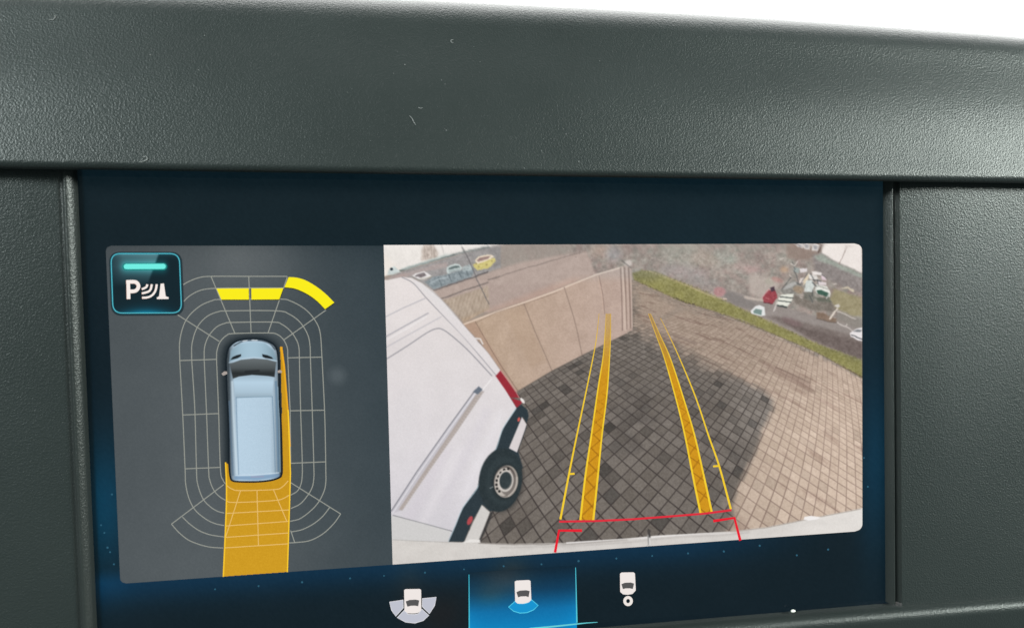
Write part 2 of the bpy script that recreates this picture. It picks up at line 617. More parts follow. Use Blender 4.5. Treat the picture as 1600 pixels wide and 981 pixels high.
GL, GA = (152, 154, 145), (232, 190, 110)
grid = [
    (z5((460, 270), (500, 245), (560, 222), (625, 215), (830, 215), (1040, 215)), 1),
    (z5((468, 360), (510, 320), (570, 290), (650, 280), (830, 278), (1020, 278)), 1),
    (z5((455, 670), (456, 560), (488, 455), (555, 383), (630, 347), (690, 340), (990, 338), (1060, 350), (1135, 392), (1188, 450), (1218, 520), (1228, 655)), 1),
    (z5((520, 670), (522, 580), (550, 492), (600, 435), (660, 408), (720, 402), (980, 402), (1050, 420), (1110, 465), (1150, 530), (1163, 590), (1165, 655)), 1),
    (z5((588, 670), (590, 600), (612, 540), (655, 490), (700, 470), (740, 465), (960, 463), (1010, 475), (1060, 515), (1092, 565), (1103, 605), (1105, 655)), 1),
    (z5((655, 670), (657, 620), (675, 570), (710, 535), (750, 525), (935, 522), (985, 530), (1020, 560), (1040, 605), (1042, 655)), 1),
    (z5((625, 215), (755, 525)), 0), (z5((830, 215), (843, 525)), 0), (z5((1040, 218), (935, 522)), 0),
    (z5((425, 412), (670, 568)), 0), (z5((1250, 398), (1020, 560)), 0),
    (z5((458, 672), (655, 665)), 0), (z5((1042, 657), (1228, 653)), 0),
    (z5((455, 668)) + z6((470, 0), (484, 320), (487, 400), (505, 480), (540, 545), (600, 595), (650, 618), (697, 628)), 1),
    (z5((520, 668)) + z6((537, 0), (546, 320), (552, 400), (580, 480), (620, 525), (660, 550), (697, 560)), 1),
    (z5((588, 668)) + z6((600, 0), (612, 320), (618, 380), (640, 435), (670, 470), (703, 490)), 1),
    (z5((655, 668)) + z6((666, 0), (676, 320), (690, 380), (704, 403)), 1),
    (z5((1228, 653)) + z6((1242, 0), (1247, 200), (1249, 330), (1249, 390), (1240, 440), (1210, 500), (1170, 545), (1110, 590), (1055, 605)), 1),
    (z5((1165, 653)) + z6((1175, 0), (1181, 200), (1184, 310), (1184, 370), (1175, 420), (1150, 465), (1110, 510), (1058, 536)), 1),
    (z5((1105, 653)) + z6((1112, 0), (1118, 180), (1121, 290), (1121, 350), (1115, 400), (1095, 440), (1058, 463)), 1),
    (z5((1042, 653)) + z6((1055, 5), (1058, 290)), 0),
    (z6((470, 28), (668, 20)), 0), (z6((485, 320), (675, 312)), 0), (z6((1055, 5), (1242, 2)), 0), (z6((1060, 290), (1248, 282)), 0),
    (z6((410, 620), (695, 405)), 0), (z6((410, 620), (450, 665), (500, 705), (560, 730), (620, 745), (692, 750)), 1),
    (z6((470, 582), (510, 620), (560, 655), (620, 678), (697, 690)), 1),
    (z6((1058, 395), (1330, 565)), 0), (z6((1330, 565), (1290, 620), (1230, 675), (1160, 710), (1085, 720), (1050, 722)), 1),
    (z6((1270, 530), (1230, 580), (1180, 620), (1120, 650), (1058, 663)), 1), (z6((1058, 655), (1080, 720)), 0),
]
for pts, sm in grid:
    ribbon("grid_line", pts, 1.45, GL, 2, park, bool(sm))
for pts, sm in [(z6((712, 412), (740, 430), (785, 438), (965, 433), (1010, 420), (1045, 385)), 1),
                (z6((708, 495), (740, 502), (860, 499), (985, 490), (1020, 480), (1050, 463)), 1), (z6((710, 562), (1048, 543)), 0),
                (z6((708, 630), (1046, 605)), 0), (z6((704, 692), (1048, 668)), 0), (z6((700, 749), (1046, 727)), 0),
                (z6((785, 440), (705, 690)), 0), (z6((875, 440), (883, 736)), 0), (z6((965, 435), (1038, 607)), 0)]:
    ribbon("grid_line", pts, 1.3, GA, 3, park, bool(sm))

YEL = (250, 236, 12)
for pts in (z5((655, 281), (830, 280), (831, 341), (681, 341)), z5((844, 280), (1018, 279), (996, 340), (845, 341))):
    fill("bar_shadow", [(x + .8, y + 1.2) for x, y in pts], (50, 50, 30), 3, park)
    tag(fill("sensor_bar", pts, YEL, 4, park), "yellow front sensor warning bar")
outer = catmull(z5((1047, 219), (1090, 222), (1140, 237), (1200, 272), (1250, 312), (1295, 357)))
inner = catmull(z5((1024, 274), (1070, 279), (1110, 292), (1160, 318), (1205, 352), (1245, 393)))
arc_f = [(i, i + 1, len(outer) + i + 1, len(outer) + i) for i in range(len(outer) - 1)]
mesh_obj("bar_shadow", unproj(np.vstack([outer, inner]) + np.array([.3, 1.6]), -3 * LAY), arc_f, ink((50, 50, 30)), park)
tag(mesh_obj("sensor_bar", unproj(np.vstack([outer, inner]), -4 * LAY), arc_f, ink(YEL), park), "curved yellow corner sensor warning bar")


# the van symbol, seen from above
def van_col(X, Y):
    c = Canvas(X, Y, (150, 178, 200))
    x, y = (c.X - 320) / .2548, (c.Y - 520) / .2548
    s = (x - 145 - (y / 900) * 10) / 310.0
    tone = np.interp(s, [0, .04, .1, .18, .45, .8, .88, .95, 1.0], [60, 110, 150, 172, 170, 166, 150, 118, 50])
    c.rgb[:] = (tone * 1.13)[:, None] * np.array([.95, 1.07, 1.16]) + ((vnoise(x / 4, y / 3) - .5) * 9)[:, None]
    A = zv
    c.poly(A((150, 175), (160, 110), (210, 66), (290, 55), (370, 62), (420, 105), (440, 170), (430, 172), (300, 150), (165, 178)),
           lambda X, Y: np.array([120, 146, 160.]) + ((1 - np.abs((X - 393) / 40) ** 2) * 45)[:, None] * np.array([1, 1.05, 1.1]), 1, 1.2, False)
    c.line(A((180, 78), (230, 52), (290, 45), (350, 48), (400, 66), (430, 100)), 2.2, (52, 60, 66), .8, 1.0, True)
    c.line(A((235, 50), (258, 46)), 2, (220, 228, 232), .8)
    c.line(A((290, 44), (320, 45)), 2, (220, 228, 232), .8)
    c.poly(A((158, 165), (170, 148), (195, 137), (222, 130), (222, 143), (200, 155), (180, 160)), (24, 28, 32), 1, .7)
    c.poly(A((352, 130), (385, 137), (410, 148), (420, 160), (395, 160), (370, 155), (354, 145)), (24, 28, 32), 1, .7)
    c.line(A((150, 182), (220, 160), (300, 152), (380, 158), (440, 172)), 1.6, (190, 208, 222), .8, .7, True)
    ws = A((152, 190), (220, 165), (300, 156), (380, 162), (438, 178), (428, 270), (390, 265), (290, 258), (210, 268), (172, 280))
    c.poly(ws, lambda X, Y: np.stack([np.interp(Y, [560, 575, 583, 592], [112, 82, 40, 58])] * 3, 1) * np.array([.92, .98, 1.0]), 1, .8)
    c.line(A((250, 238), (330, 232)), 3, (28, 28, 30), .7, 1.2)
    # cab roof, lighter bowl
    cab = A((175, 285), (215, 268), (290, 260), (370, 264), (425, 275), (418, 330), (412, 390), (190, 398), (182, 340))
    c.poly(cab, lambda X, Y: np.stack([np.interp(Y, [586, 597, 612, 621], [168, 196, 182, 160])] * 3, 1) * np.array([.93, 1.06, 1.15]), .95, 1.0)
    c.line(A((190, 396), (300, 392), (412, 390)), 1.0, (110, 140, 160), .7)
    # load roof edges
    c.line(A((192, 396), (198, 600), (208, 870)), 1.1, (112, 140, 165), .8)
    c.line(A((414, 390), (424, 600), (432, 858)), 1.1, (105, 135, 160), .8)
    c.line(A((168, 300), (176, 500), (196, 860)), 3.4, (205, 222, 232), .7, 1.2)
    c.line(A((150, 420), (160, 640), (172, 870)), 2.6, (88, 112, 135), .7, 1.0)
    c.line(A((436, 300), (442, 500), (452, 850)), 3.0, (98, 130, 156), .8, 1.0)
    c.line(A((448, 330), (456, 520), (462, 850)), 1.4, (150, 184, 206), .8, .6)
    c.line(A((190, 872), (300, 870), (455, 856)), 1.3, (205, 222, 235), .9, .6)
    c.poly(A((180, 878), (300, 876), (460, 862), (455, 884), (320, 902), (180, 898)), (118, 150, 182), .75, 1.0)
    c.line(A((285, 882), (360, 879)), 1.4, (170, 150, 175), .6, .7)
    idx, a = c.cover(VAN, 1.0, True)
    edge = np.zeros(c.X.size)
    edge[idx] = a
    c.rgb *= (0.25 + .75 * edge)[:, None]
    return c.rgb


vx, vy = np.meshgrid(np.arange(345, 446, .55), np.arange(524, 757, .55))
vc = Canvas(vx, vy, 0)
idx, cov = vc.cover(VAN, .3, True)
keep = np.zeros(vx.size, bool)
keep[idx] = cov > .5
tag(grid_mesh("van_symbol", np.stack([vx, vy], -1), van_col, 6, park, keep=keep), "pale blue van symbol seen from above")
ribbon("van_outline", catmull(VAN + VAN[:1])[:-1], 4.6, (16, 24, 32), 5, park, False, True)
fill("wing_mirror", zv((102, 250), (118, 236), (136, 236), (138, 252), (112, 262)), (168, 158, 152), 7, park)
fill("wing_mirror", zv((446, 232), (462, 226), (474, 236), (470, 246), (448, 244)), (176, 160, 148), 7, park)

# ------------------------------------------------------------------ parking assist button
z8 = Z(160, 380, .12235)


def rounded(corners, rad, n=9):
    c = np.asarray(corners, float)
    out = []
    for i in range(len(c)):
        p, a, b_ = c[i], c[i - 1], c[(i + 1) % len(c)]
        u, w = (a - p) / np.linalg.norm(a - p), (b_ - p) / np.linalg.norm(b_ - p)
        s0, s1 = p + u * rad, p + w * rad
        for t in np.linspace(0, 1, n):
            out.append((1 - t) ** 2 * s0 + 2 * t * (1 - t) * p + t * t * s1)
    return np.array(out)


BTN = rounded(z8((108, 133), (982, 133), (1012, 888), (136, 892)), 15)


def btn_col(X, Y):
    c = Canvas(X, Y, (10, 30, 38))
    x, y = (c.X - 160) / .12235, (c.Y - 380) / .12235
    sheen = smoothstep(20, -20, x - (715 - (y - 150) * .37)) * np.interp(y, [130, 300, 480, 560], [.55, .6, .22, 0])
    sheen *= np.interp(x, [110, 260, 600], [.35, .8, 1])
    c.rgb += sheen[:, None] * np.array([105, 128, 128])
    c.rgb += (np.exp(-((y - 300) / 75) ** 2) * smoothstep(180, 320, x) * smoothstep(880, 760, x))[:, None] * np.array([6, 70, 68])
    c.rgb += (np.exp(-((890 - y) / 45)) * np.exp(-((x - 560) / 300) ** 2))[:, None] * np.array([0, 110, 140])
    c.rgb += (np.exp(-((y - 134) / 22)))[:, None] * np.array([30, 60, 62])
    idx, a = c.cover(BTN, 1.6)
    return c.rgb


ux, uy = np.meshgrid(np.arange(172, 285, .5), np.arange(395, 491, .5))
uc = Canvas(ux, uy, 0)
idx, cov = uc.cover(BTN, .3)
keep = np.zeros(ux.size, bool)
keep[idx] = cov > .5
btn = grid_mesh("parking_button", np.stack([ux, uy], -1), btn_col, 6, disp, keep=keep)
btn["label"] = "dark glassy parking assist button with turquoise rim"
mid = BTN.mean(0)
ribbon("button_shadow", mid + (BTN - mid) * 1.03 + np.array([.5, .8]), 4.2, (34, 48, 54), 5, btn, False, True)
ribbon("button_rim", BTN, 2.1, (34, 128, 148), 7, btn, False, True)
ribbon("button_rim", BTN, 0.9, (96, 200, 212), 8, btn, False, True)


def capsule(a, b_, rr, n=10):
    a, b_ = np.array(a), np.array(b_)
    th = math.atan2(*(b_ - a)[::-1])
    t1 = np.linspace(th + math.pi / 2, th + 3 * math.pi / 2, n)
    t2 = np.linspace(th - math.pi / 2, th + math.pi / 2, n)
    return np.vstack([a + rr * np.stack([np.cos(t1), np.sin(t1)], 1), b_ + rr * np.stack([np.cos(t2), np.sin(t2)], 1)])


fill("indicator_bar", capsule(z8((300, 300))[0], z8((782, 298))[0], 5.6), (26, 132, 126), 7, btn)
fill("indicator_bar", capsule(z8((306, 298))[0], z8((776, 296))[0], 4.1), (112, 238, 226), 8, btn)
WHT, WRM = (246, 236, 230), (196, 150, 132)


def glyph(name, strokes, w):
    for off, col, ly in (((-.5, .35), WRM, 7), ((0, 0), WHT, 8)):
        gv, gf = [], []
        for pts, sm in strokes:
            v_, f_ = ribbon_geo(np.asarray(pts) + off, w, sm)
            gf += [tuple(i + len(gv) for i in q) for q in f_]
            gv += list(v_)
        mesh_obj(name, unproj(gv, -ly * LAY), gf, ink(col), btn)


glyph("letter_p", [(z8((330, 470), (335, 712)), 0),
                   (z8((305, 494), (400, 492), (440, 505), (462, 545), (446, 590), (405, 612), (330, 614)), 1)], 5.6)
for a in (((575, 525), (560, 560), (505, 588)), ((632, 525), (616, 590), (580, 620), (505, 640)),
          ((695, 525), (680, 600), (640, 660), (580, 690), (508, 696))):
    glyph("sonar_wave", [(z8(*a), 1)], 3.2)
fill("traffic_cone", z8((744, 516), (786, 514), (808, 676), (846, 690), (844, 712), (700, 714), (692, 696), (724, 676)), WHT, 8, btn)

# ------------------------------------------------------------------ rear camera picture (right half)
z1, z2, z3, z4 = Z(600, 370, .2549), Z(970, 370, .2549), Z(600, 610, .2855), Z(970, 610, .2855)
r4, r2, r6, r1, r5 = Z(1130, 540, .1631), Z(1100, 680, .18355), Z(970, 460, .1631), Z(860, 680, .18355), Z(760, 560, .14276)
TILE = (27.644070, -4.863574, 38.082678, -0.181955, -0.866368, -0.042449, 0.710872, 13.371910, 4.285378, -1.820188)


def ground(X, Y):
    """picture point -> paving coordinates (in slabs), wide-angle reversing camera"""
    cx, cy, fl, k, pitch, roll, yaw, s_, ox, oy = TILE
    m = unproj(np.stack([X, Y], 1)) * 1000
    x, y = m[:, 0] - cx, m[:, 2] - cy
    rr = np.hypot(x, y) + 1e-9
    th = rr / fl * (1 + k * (rr / 50) ** 2)
    d = np.stack([np.sin(th) * x / rr, np.cos(th), np.sin(th) * y / rr], 1) @ rot(yaw, pitch, roll).T
    t = s_ / np.maximum(-d[:, 2], .02)
    return d[:, 0] * t + ox, d[:, 1] * t + oy


def hash2(i, j):
    h = np.sin(i * 127.1 + j * 311.7) * 43758.5453
    return h - np.floor(h)


def noisy(col, amp, sc_, tint=(1, 1, 1), stretch=1.0):
    col, tint = np.array(col, float), np.array(tint, float)
    return lambda X, Y: col + ((fbm(X / sc_, Y / sc_ / stretch) - .5) * 2 * amp)[:, None] * tint


def picture_col(X, Y):
    c = Canvas(X, Y, (150, 134, 126))
    X0, Y0 = c.X.copy(), c.Y.copy()
    far = np.clip(smoothstep(985, 1010, X0) * smoothstep(0, -14, Y0 - (462 + (X0 - 1100) * .45)) + smoothstep(0, -14, Y0 - (505 - (X0 - 725) * .38)) * smoothstep(0, 16, X0 - (628 + (Y0 - 430) * 1.1)), 0, 1)
    far = np.maximum(far, smoothstep(445, 425, Y0) * smoothstep(10, 20, X0 - 620) * smoothstep(0, 10, X0 - (Y0 - 430) * 3 - 655))
    c.X = c.X + far * ((fbm(X0 / 3.2, Y0 / 3.2, 2) - .5) * 1.3 + (vnoise(X0 / 9, Y0 / 9 + 30) - .5) * 1.2)
    c.Y = c.Y + far * ((fbm(X0 / 3.2 + 70, Y0 / 3.2, 2) - .5) * 1.3 + (vnoise(X0 / 9 + 50, Y0 / 9) - .5) * 1.2)
    X, Y = c.X, c.Y
    # --- far ground and scrub
    za, zb, zc = Z(600, 380, .1125), Z(880, 380, .1875), Z(1170, 380, .14274)
    calm = .25 + .75 * smoothstep(860, 930, X)
    n = fbm(X / 3.6, Y / 3.6, 4) - .5
    c.rgb[:] = (158, 143, 132)
    c.rgb += (n * calm)[:, None] * np.array([52, 50, 47])
    hue = fbm(X / 8 + 40, Y / 8, 2) - .5
    c.rgb += (hue * calm)[:, None] * np.array([16, -6, -4])
    c.rgb += ((fbm(X / 22, Y / 22 + 8) - .5) * calm)[:, None] * np.array([30, 40, 34])
    # upper left: pale sky, tree, car park
    c.poly(z1((-20, 40), (760, 40), (620, 66), (380, 130), (110, 205), (-20, 250)), noisy((234, 226, 218), 6, 12), 1, 1.2)
    c.poly(za((520, 250), (520, 120), (560, 20), (680, 20), (760, 130), (740, 200), (640, 230)), noisy((190, 170, 154), 40, 2.4), .8, 2.0)
    for x0 in (560, 600, 650, 690):
        c.line(za((x0, 30), (x0 + 10, 220)), .8, (140, 116, 104), .5)
    c.line(za((800, 30), (840, 150)), .9, (150, 142, 138), .6)
    c.poly(za((10, 500), (230, 400), (700, 270), (1100, 150), (1500, 45), (1620, 40), (1620, 340), (1240, 470), (690, 660), (420, 480)), noisy((154, 148, 146), 18, 3), 1, .9)
    c.poly(za((10, 500), (240, 420), (700, 300), (880, 260), (880, 330), (560, 400), (400, 460), (250, 470)), noisy((176, 156, 150), 12, 4), .8, 1.5)
    c.line(za((220, 380), (480, 300), (800, 210), (1120, 120), (1450, 50)), 2.6, (96, 108, 106), .9, .8)
    c.poly(za((230, 350), (500, 270), (860, 150), (940, 160), (700, 240), (300, 370)), noisy((176, 190, 184), 16, 3), .7, 1.2)
    c.poly(za((40, 440), (70, 360), (140, 315), (230, 400), (120, 440)), noisy((196, 206, 204), 16, 3), .9, 1)
    c.ell(za((105, 360))[0], 2.4, 2.2, 0, (34, 44, 52), .95, .7)
    # parked cars, upper left
    c.poly(za((560, 540), (680, 470), (880, 430), (1080, 370), (1240, 330), (1250, 400), (1200, 470), (690, 640)), noisy((132, 146, 152), 30, 2.2), .95, 1.2)
    for q0, q1 in (((760, 480), (800, 590)), ((890, 430), (930, 530)), ((1030, 380), (1080, 480)), ((1130, 350), (1170, 440))):
        c.line(za(q0, q1), 1.5, (84, 98, 104), .65, .8)
    c.line(za((640, 560), (760, 500), (880, 470)), 2.2, (186, 200, 206), .6, .9)
    c.line(za((690, 658), (940, 570), (1240, 472), (1440, 400)), 1.9, (66, 58, 60), .85, .7)
    c.poly(za((395, 455), (440, 420), (560, 392), (620, 420), (665, 462), (560, 500), (510, 508)), (228, 222, 220), 1, .7)
    c.poly(za((430, 458), (470, 430), (555, 408), (595, 440), (510, 480)), noisy((120, 106, 108), 20, 2), .95, .7)
    c.line(za((500, 500), (660, 465)), 1.4, (170, 160, 130), .7)
    c.poly(za((870, 410), (868, 335), (920, 305), (1010, 285), (1060, 300), (1085, 340), (1070, 372), (960, 395), (890, 430)), (196, 210, 206), .95, .8)
    c.poly(za((895, 345), (940, 325), (1040, 312), (1062, 335), (900, 372)), noisy((86, 104, 104), 16, 2), .9, .7)
    c.poly(za((900, 382), (1060, 350), (1060, 370), (900, 412)), (150, 166, 166), .8, .7)
    c.poly(za((1085, 330), (1180, 300), (1230, 320), (1220, 380), (1100, 390)), noisy((168, 182, 182), 34, 2), .85, .8)
    c.poly(za((1240, 300), (1280, 270), (1540, 205), (1555, 250), (1500, 310), (1440, 350), (1300, 375), (1255, 340)), noisy((218, 200, 104), 16, 2.5), 1, .9)
    c.poly(za((1260, 240), (1310, 190), (1400, 165), (1490, 165), (1530, 185), (1480, 230), (1300, 285)), (238, 216, 184), 1, .8)
    c.poly(za((1290, 240), (1330, 205), (1410, 185), (1480, 185), (1450, 220), (1310, 262)), noisy((158, 122, 114), 14, 2), .95, .8)
    for q0 in ((1285, 280), (1320, 325), (1430, 300), (1500, 250)):
        c.ell(za(q0)[0], 1.2, 1.0, 0, (140, 114, 60), .7, .7)
    c.poly(za((1460, 60), (1620, 45), (1620, 320), (1560, 330), (1470, 345), (1560, 240), (1540, 170), (1460, 140)), noisy((140, 134, 132), 14, 3), .7, 1.8)
    # ground beyond the wall, kerb lines, lamp post
    c.poly(z1((300, 332), (640, 222), (820, 160), (1240, 85), (1300, 230), (860, 395), (640, 462), (350, 385)), noisy((186, 160, 147), 8, 7), .92, 2.5)
    c.line(za((800, 770), (1100, 660), (1450, 540)), 1.8, (112, 98, 92), .85, .7)
    c.line(za((1450, 505), (1600, 460)), 1.6, (120, 104, 98), .75, .8)
    c.line(z1((640, 265), (860, 195), (1050, 140), (1240, 84)), 1.4, (128, 110, 102), .7, .8)
    c.poly(z1((360, 390), (640, 300), (650, 440), (490, 525)), lambda X, Y: np.array([180, 156, 132.]) + (6 * np.sin((X * .95 + Y * .3) * 1.15))[:, None]
           + ((fbm(X / 4, Y / 9) - .5) * 34)[:, None], .95, 1.6)
    c.poly(z1((640, 290), (860, 290), (1040, 280), (1040, 335), (860, 398), (650, 455)), noisy((176, 150, 138), 8, 8), .6, 3)
    c.line(za((1080, 50), (1150, 180), (1220, 330), (1300, 520), (1380, 680), (1460, 840)), 1.5, (98, 92, 94), .85, .7, True)
    # right side: scrub casts, buildings, trees, sky
    for (x, y), (rx, ry), col, al in (((1020, 110), (260, 90), (164, 164, 148), .5), ((1330, 110), (110, 45), (168, 182, 166), .45), ((1180, 130), (110, 70), (190, 160, 142), .4),
                                      ((1540, 210), (110, 40), (192, 154, 148), .45), ((1010, 240), (190, 60), (170, 155, 154), .5), ((300, 60), (70, 50), (198, 160, 138), .45), ((420, 90), (60, 60), (160, 166, 172), .45),
                                      ((1180, 330), (120, 40), (150, 140, 138), .5)):
        c.ell(zb((x, y))[0], rx * .1875, ry * .1875, .15, noisy(col, 34, 3.0), al, 6)
    c.poly(zc((0, 330), (170, 350), (300, 420), (330, 470), (250, 560), (150, 620), (0, 545)), noisy((186, 168, 156), 8, 6), .85, 3)
    c.ell(zc((390, 290))[0], 6, 4.5, .2, (206, 156, 112), .6, 3)
    c.ell(zc((310, 400))[0], 9, 4, .3, (198, 130, 120), .65, 2.5)
    c.ell(zc((230, 425))[0], 8, 4, .2, (172, 170, 146), .5, 3)
    c.ell(zc((30, 280))[0], 12, 4.5, .1, (194, 152, 146), .45, 3)
    c.poly(zc((780, -20), (1240, -20), (1240, 330), (1100, 270), (940, 200), (800, 110)), noisy((236, 224, 216), 5, 12), 1, 1.4)
    c.poly(zc((400, -20), (815, -20), (790, 90), (740, 130), (640, 190), (420, 170)), noisy((150, 124, 110), 8, 6), .8, 2.5)
    for q4 in (((520, 0), (590, 0), (590, 50), (525, 38)), ((600, 0), (675, 5), (662, 72), (598, 56)), ((700, 8), (775, 10), (750, 88), (684, 78))):
        c.poly(zc(*q4), (238, 232, 226), .95, .6)
        m_ = np.mean(zc(*q4), 0)
        c.poly([tuple(m_ + (np.array(p_) - m_) * .6) for p_ in zc(*q4)], (150, 146, 150), .9, .6)
    c.line(zc((800, 15), (760, 100)), 2.0, (84, 64, 58), .8, .8)
    c.poly(zc((700, 130), (800, 115), (940, 200), (1100, 270), (1240, 335), (1240, 560), (1100, 500), (880, 400), (720, 300)), noisy((142, 130, 126), 22, 3.4), .95, 3)
    c.poly(zc((720, 140), (800, 118), (940, 205), (1100, 275), (1240, 340), (1240, 380), (1060, 310), (900, 240), (760, 190)), noisy((160, 172, 156), 24, 2.6), .8, 2.2)
    c.line(zc((1075, 35), (1030, 140), (985, 230)), 1.0, (140, 118, 108), .9, .6)
    c.line(zc((1070, 32), (1150, 38)), 1.3, (196, 180, 170), .9, .6)
    tw = _rs.rand(520, 5)
    for a_, b_, l_, h_, g_ in tw:                              # bare twigs, light and dark
        x, y = 880 + 340 * a_, 382 + 80 * b_
        if y > 404 + max(0, x - 995) * .27 or (x < 975 and y > 408):
            continue
        an = -1.3 + 1.5 * h_
        c.line([(x, y), (x + (1.5 + 3.5 * l_) * math.cos(an), y + (1.5 + 3.5 * l_) * math.sin(an))], .8, (112, 100, 96) if g_ < .5 else (206, 192, 180), .4, .6)
    # road to the right with verge
    road = z2((540, 318), (640, 318), (860, 385), (1000, 430), (1250, 500), (1480, 560), (1480, 770), (1200, 660), (1000, 560), (800, 465), (640, 390))
    c.poly(road, noisy((150, 137, 130), 6, 7), 1, 1.6)
    c.poly(zb((1340, 400), (1420, 410), (1600, 500), (1600, 560), (1440, 520), (1350, 460)), (126, 118, 114), .6, 2)
    c.line(zc((-40, 590), (150, 625)), 4.0, (204, 184, 168), .8, 1.4)
    c.poly(zc((930, 500), (1240, 600), (1240, 800), (1150, 800), (960, 720), (880, 620)), noisy((160, 146, 102), 16, 4), .95, 2.4)
    c.poly(zc((960, 740), (1240, 830), (1240, 960), (1060, 880), (960, 830)), noisy((140, 130, 120), 8, 5), .9, 2)
    c.poly(zc((480, 560), (720, 640), (900, 640), (960, 720), (960, 760), (740, 740), (500, 660)), noisy((124, 112, 100), 20, 3), .85, 2.2)
    c.poly(zc((740, 750), (820, 765), (960, 830), (950, 865), (860, 855), (740, 820)), noisy((136, 106, 84), 12, 3), .9, 1.0)
    c.line(zc((740, 822), (860, 858), (955, 866)), 1.0, (84, 66, 56), .7)
    # hedge along the verge
    c.poly(zc((190, 800), (300, 800), (480, 840), (700, 890), (960, 960), (1240, 1040), (1240, 1240), (900, 1120), (560, 960), (400, 900)), noisy((126, 109, 102), 16, 4), .9, 2.4)
    c.poly(z2((1000, 520), (1250, 590), (1480, 650), (1480, 760), (1330, 700), (1150, 620)), noisy((110, 92, 86), 20, 3.4), .8, 2.4)
    c.ell(zc((470, 860))[0], 16, 5, .35, (130, 94, 96), .5, 3)
    # cluster of parked cars and bare branches
    c.poly(zc((340, 520), (480, 400), (560, 440), (600, 540), (500, 560), (380, 560)), noisy((138, 134, 126), 30, 2.6), .9, 1.4)
    c.poly(zc((370, 500), (440, 440), (520, 420), (520, 450), (440, 500)), (186, 184, 180), .7, 1)
    c.ell(zc((545, 510))[0], 8, 6, .3, noisy((170, 138, 104), 26, 2.4), .75, 2)
    c.poly(zc((600, 540), (690, 520), (720, 600), (700, 650), (600, 600)), noisy((112, 110, 98), 18, 3), .85, 1.6)
    c.poly(zc((720, 590), (880, 590), (900, 650), (760, 640)), noisy((96, 100, 84), 14, 3), .85, 1.6)
    for q4, col in ((((555, 280), (640, 270), (640, 310), (565, 325)), (222, 212, 212)), (((500, 260), (560, 275), (540, 330), (490, 310)), (150, 160, 154)),
                    (((690, 305), (800, 320), (800, 350), (700, 345)), (232, 222, 216)), (((640, 340), (740, 355), (760, 400), (660, 390)), (228, 222, 214)),
                    (((790, 350), (845, 370), (850, 410), (800, 400)), (224, 196, 206)), (((760, 415), (850, 430), (850, 460), (750, 455)), (222, 206, 208)),
                    (((560, 385), (610, 375), (600, 430), (550, 445)), (224, 208, 200)), (((600, 400), (660, 330), (640, 420), (600, 460)), (228, 206, 170)),
                    (((630, 410), (690, 400), (720, 470), (690, 540), (610, 530)), (206, 214, 208)), (((740, 455), (860, 470), (895, 540), (880, 590), (745, 545), (725, 500)), (226, 226, 216))):
        c.poly(zc(*q4), noisy(col, 14, 2), .95, .8)
    c.poly(zc((742, 512), (790, 508), (880, 545), (868, 588), (760, 556)), noisy((52, 96, 76), 14, 2), .95, .7)
    c.line(zc((755, 465), (865, 500)), 1.1, (126, 124, 112), .8, .6)
    c.line(zc((880, 540), (850, 605)), 1.4, (214, 208, 200), .9, .6)
    for q0, q1, w_ in (((680, 340), (720, 420), 1.5), ((700, 400), (790, 420), 1.6), ((690, 430), (740, 470), 1.8), ((750, 400), (760, 450), 1.5), ((500, 300), (540, 420), 1.4), ((640, 330), (570, 440), 1.2),
                       ((700, 520), (690, 580), 1.4), ((800, 345), (850, 375), 1.1), ((360, 500), (470, 370), 1.4), ((480, 210), (510, 290), 1.0), ((660, 570), (700, 645), 1.2), ((520, 430), (570, 460), 1.6)):
        c.line(zc(q0, q1), w_, (78, 80, 82), .75, .7)
    for q0, q1 in (((460, 220), (500, 250)), ((500, 250), (540, 200)), ((340, 180), (380, 160)), ((450, 350), (470, 370)), ((930, 450), (960, 440)), ((560, 590), (580, 600))):
        c.line(zc(q0, q1), 1.2, (228, 214, 202), .75, .7)
    # red car, striped pale car, far tan car, sign and kerb marks
    c.poly(zc((160, 650), (150, 590), (215, 510), (290, 520), (312, 600), (260, 662)), noisy((172, 56, 66), 16, 2.2), 1, .9)
    c.poly(zc((235, 485), (275, 472), (290, 520), (240, 530)), (70, 44, 60), .9, .8)
    c.line(zc((140, 600), (220, 500)), 1.8, (222, 160, 160), .7, .8)
    c.line(zc((165, 650), (255, 662)), 1.3, (92, 30, 40), .8, .6)
    c.line(zc((185, 600), (215, 612)), 1.1, (222, 130, 130), .8, .6)
    c.poly(zc((305, 680), (330, 590), (360, 560), (490, 555), (475, 620), (415, 705)), (226, 226, 210), 1, .8)
    for q0, q1, w_ in (((345, 585), (480, 598), 1.7), ((325, 628), (455, 645), 1.6), ((308, 676), (410, 702), 2.4)):
        c.line(zc(q0, q1), w_, (58, 64, 62), .9, .6)
    c.line(zc((305, 650), (275, 745)), 1.8, (216, 206, 198), .85, .7)
    c.poly(zc((1000, 500), (1080, 472), (1150, 510), (1150, 540), (1080, 500)), noisy((206, 190, 160), 14, 2), .9, .8)
    c.line(zc((890, 825), (930, 760), (965, 720)), 2.6, (232, 216, 198), .9, .8)
    c.poly(zc((935, 680), (980, 660), (998, 690), (975, 708)), (214, 206, 200), .9, .8)
    c.line(zc((970, 745), (1060, 780), (1170, 832)), 1.7, (214, 202, 190), .75, .8)
    c.line(zc((970, 870), (1060, 915), (1130, 955)), 1.6, (222, 210, 200), .75, .8)
    c.line(zc((1065, 905), (1080, 880)), 1.3, (226, 214, 204), .8, .7)
    c.ell(zb((1305, 405))[0], 9.5, 7.5, .1, noisy((196, 130, 130), 20, 3), .85, 1.8)
    c.line(zb((1260, 460), (1360, 463)), 1.8, (240, 206, 186), .9, .7)
    c.poly(z2((1405, 590), (1450, 558), (1480, 555), (1480, 640), (1450, 632), (1410, 612)), (230, 222, 222), 1, .9)
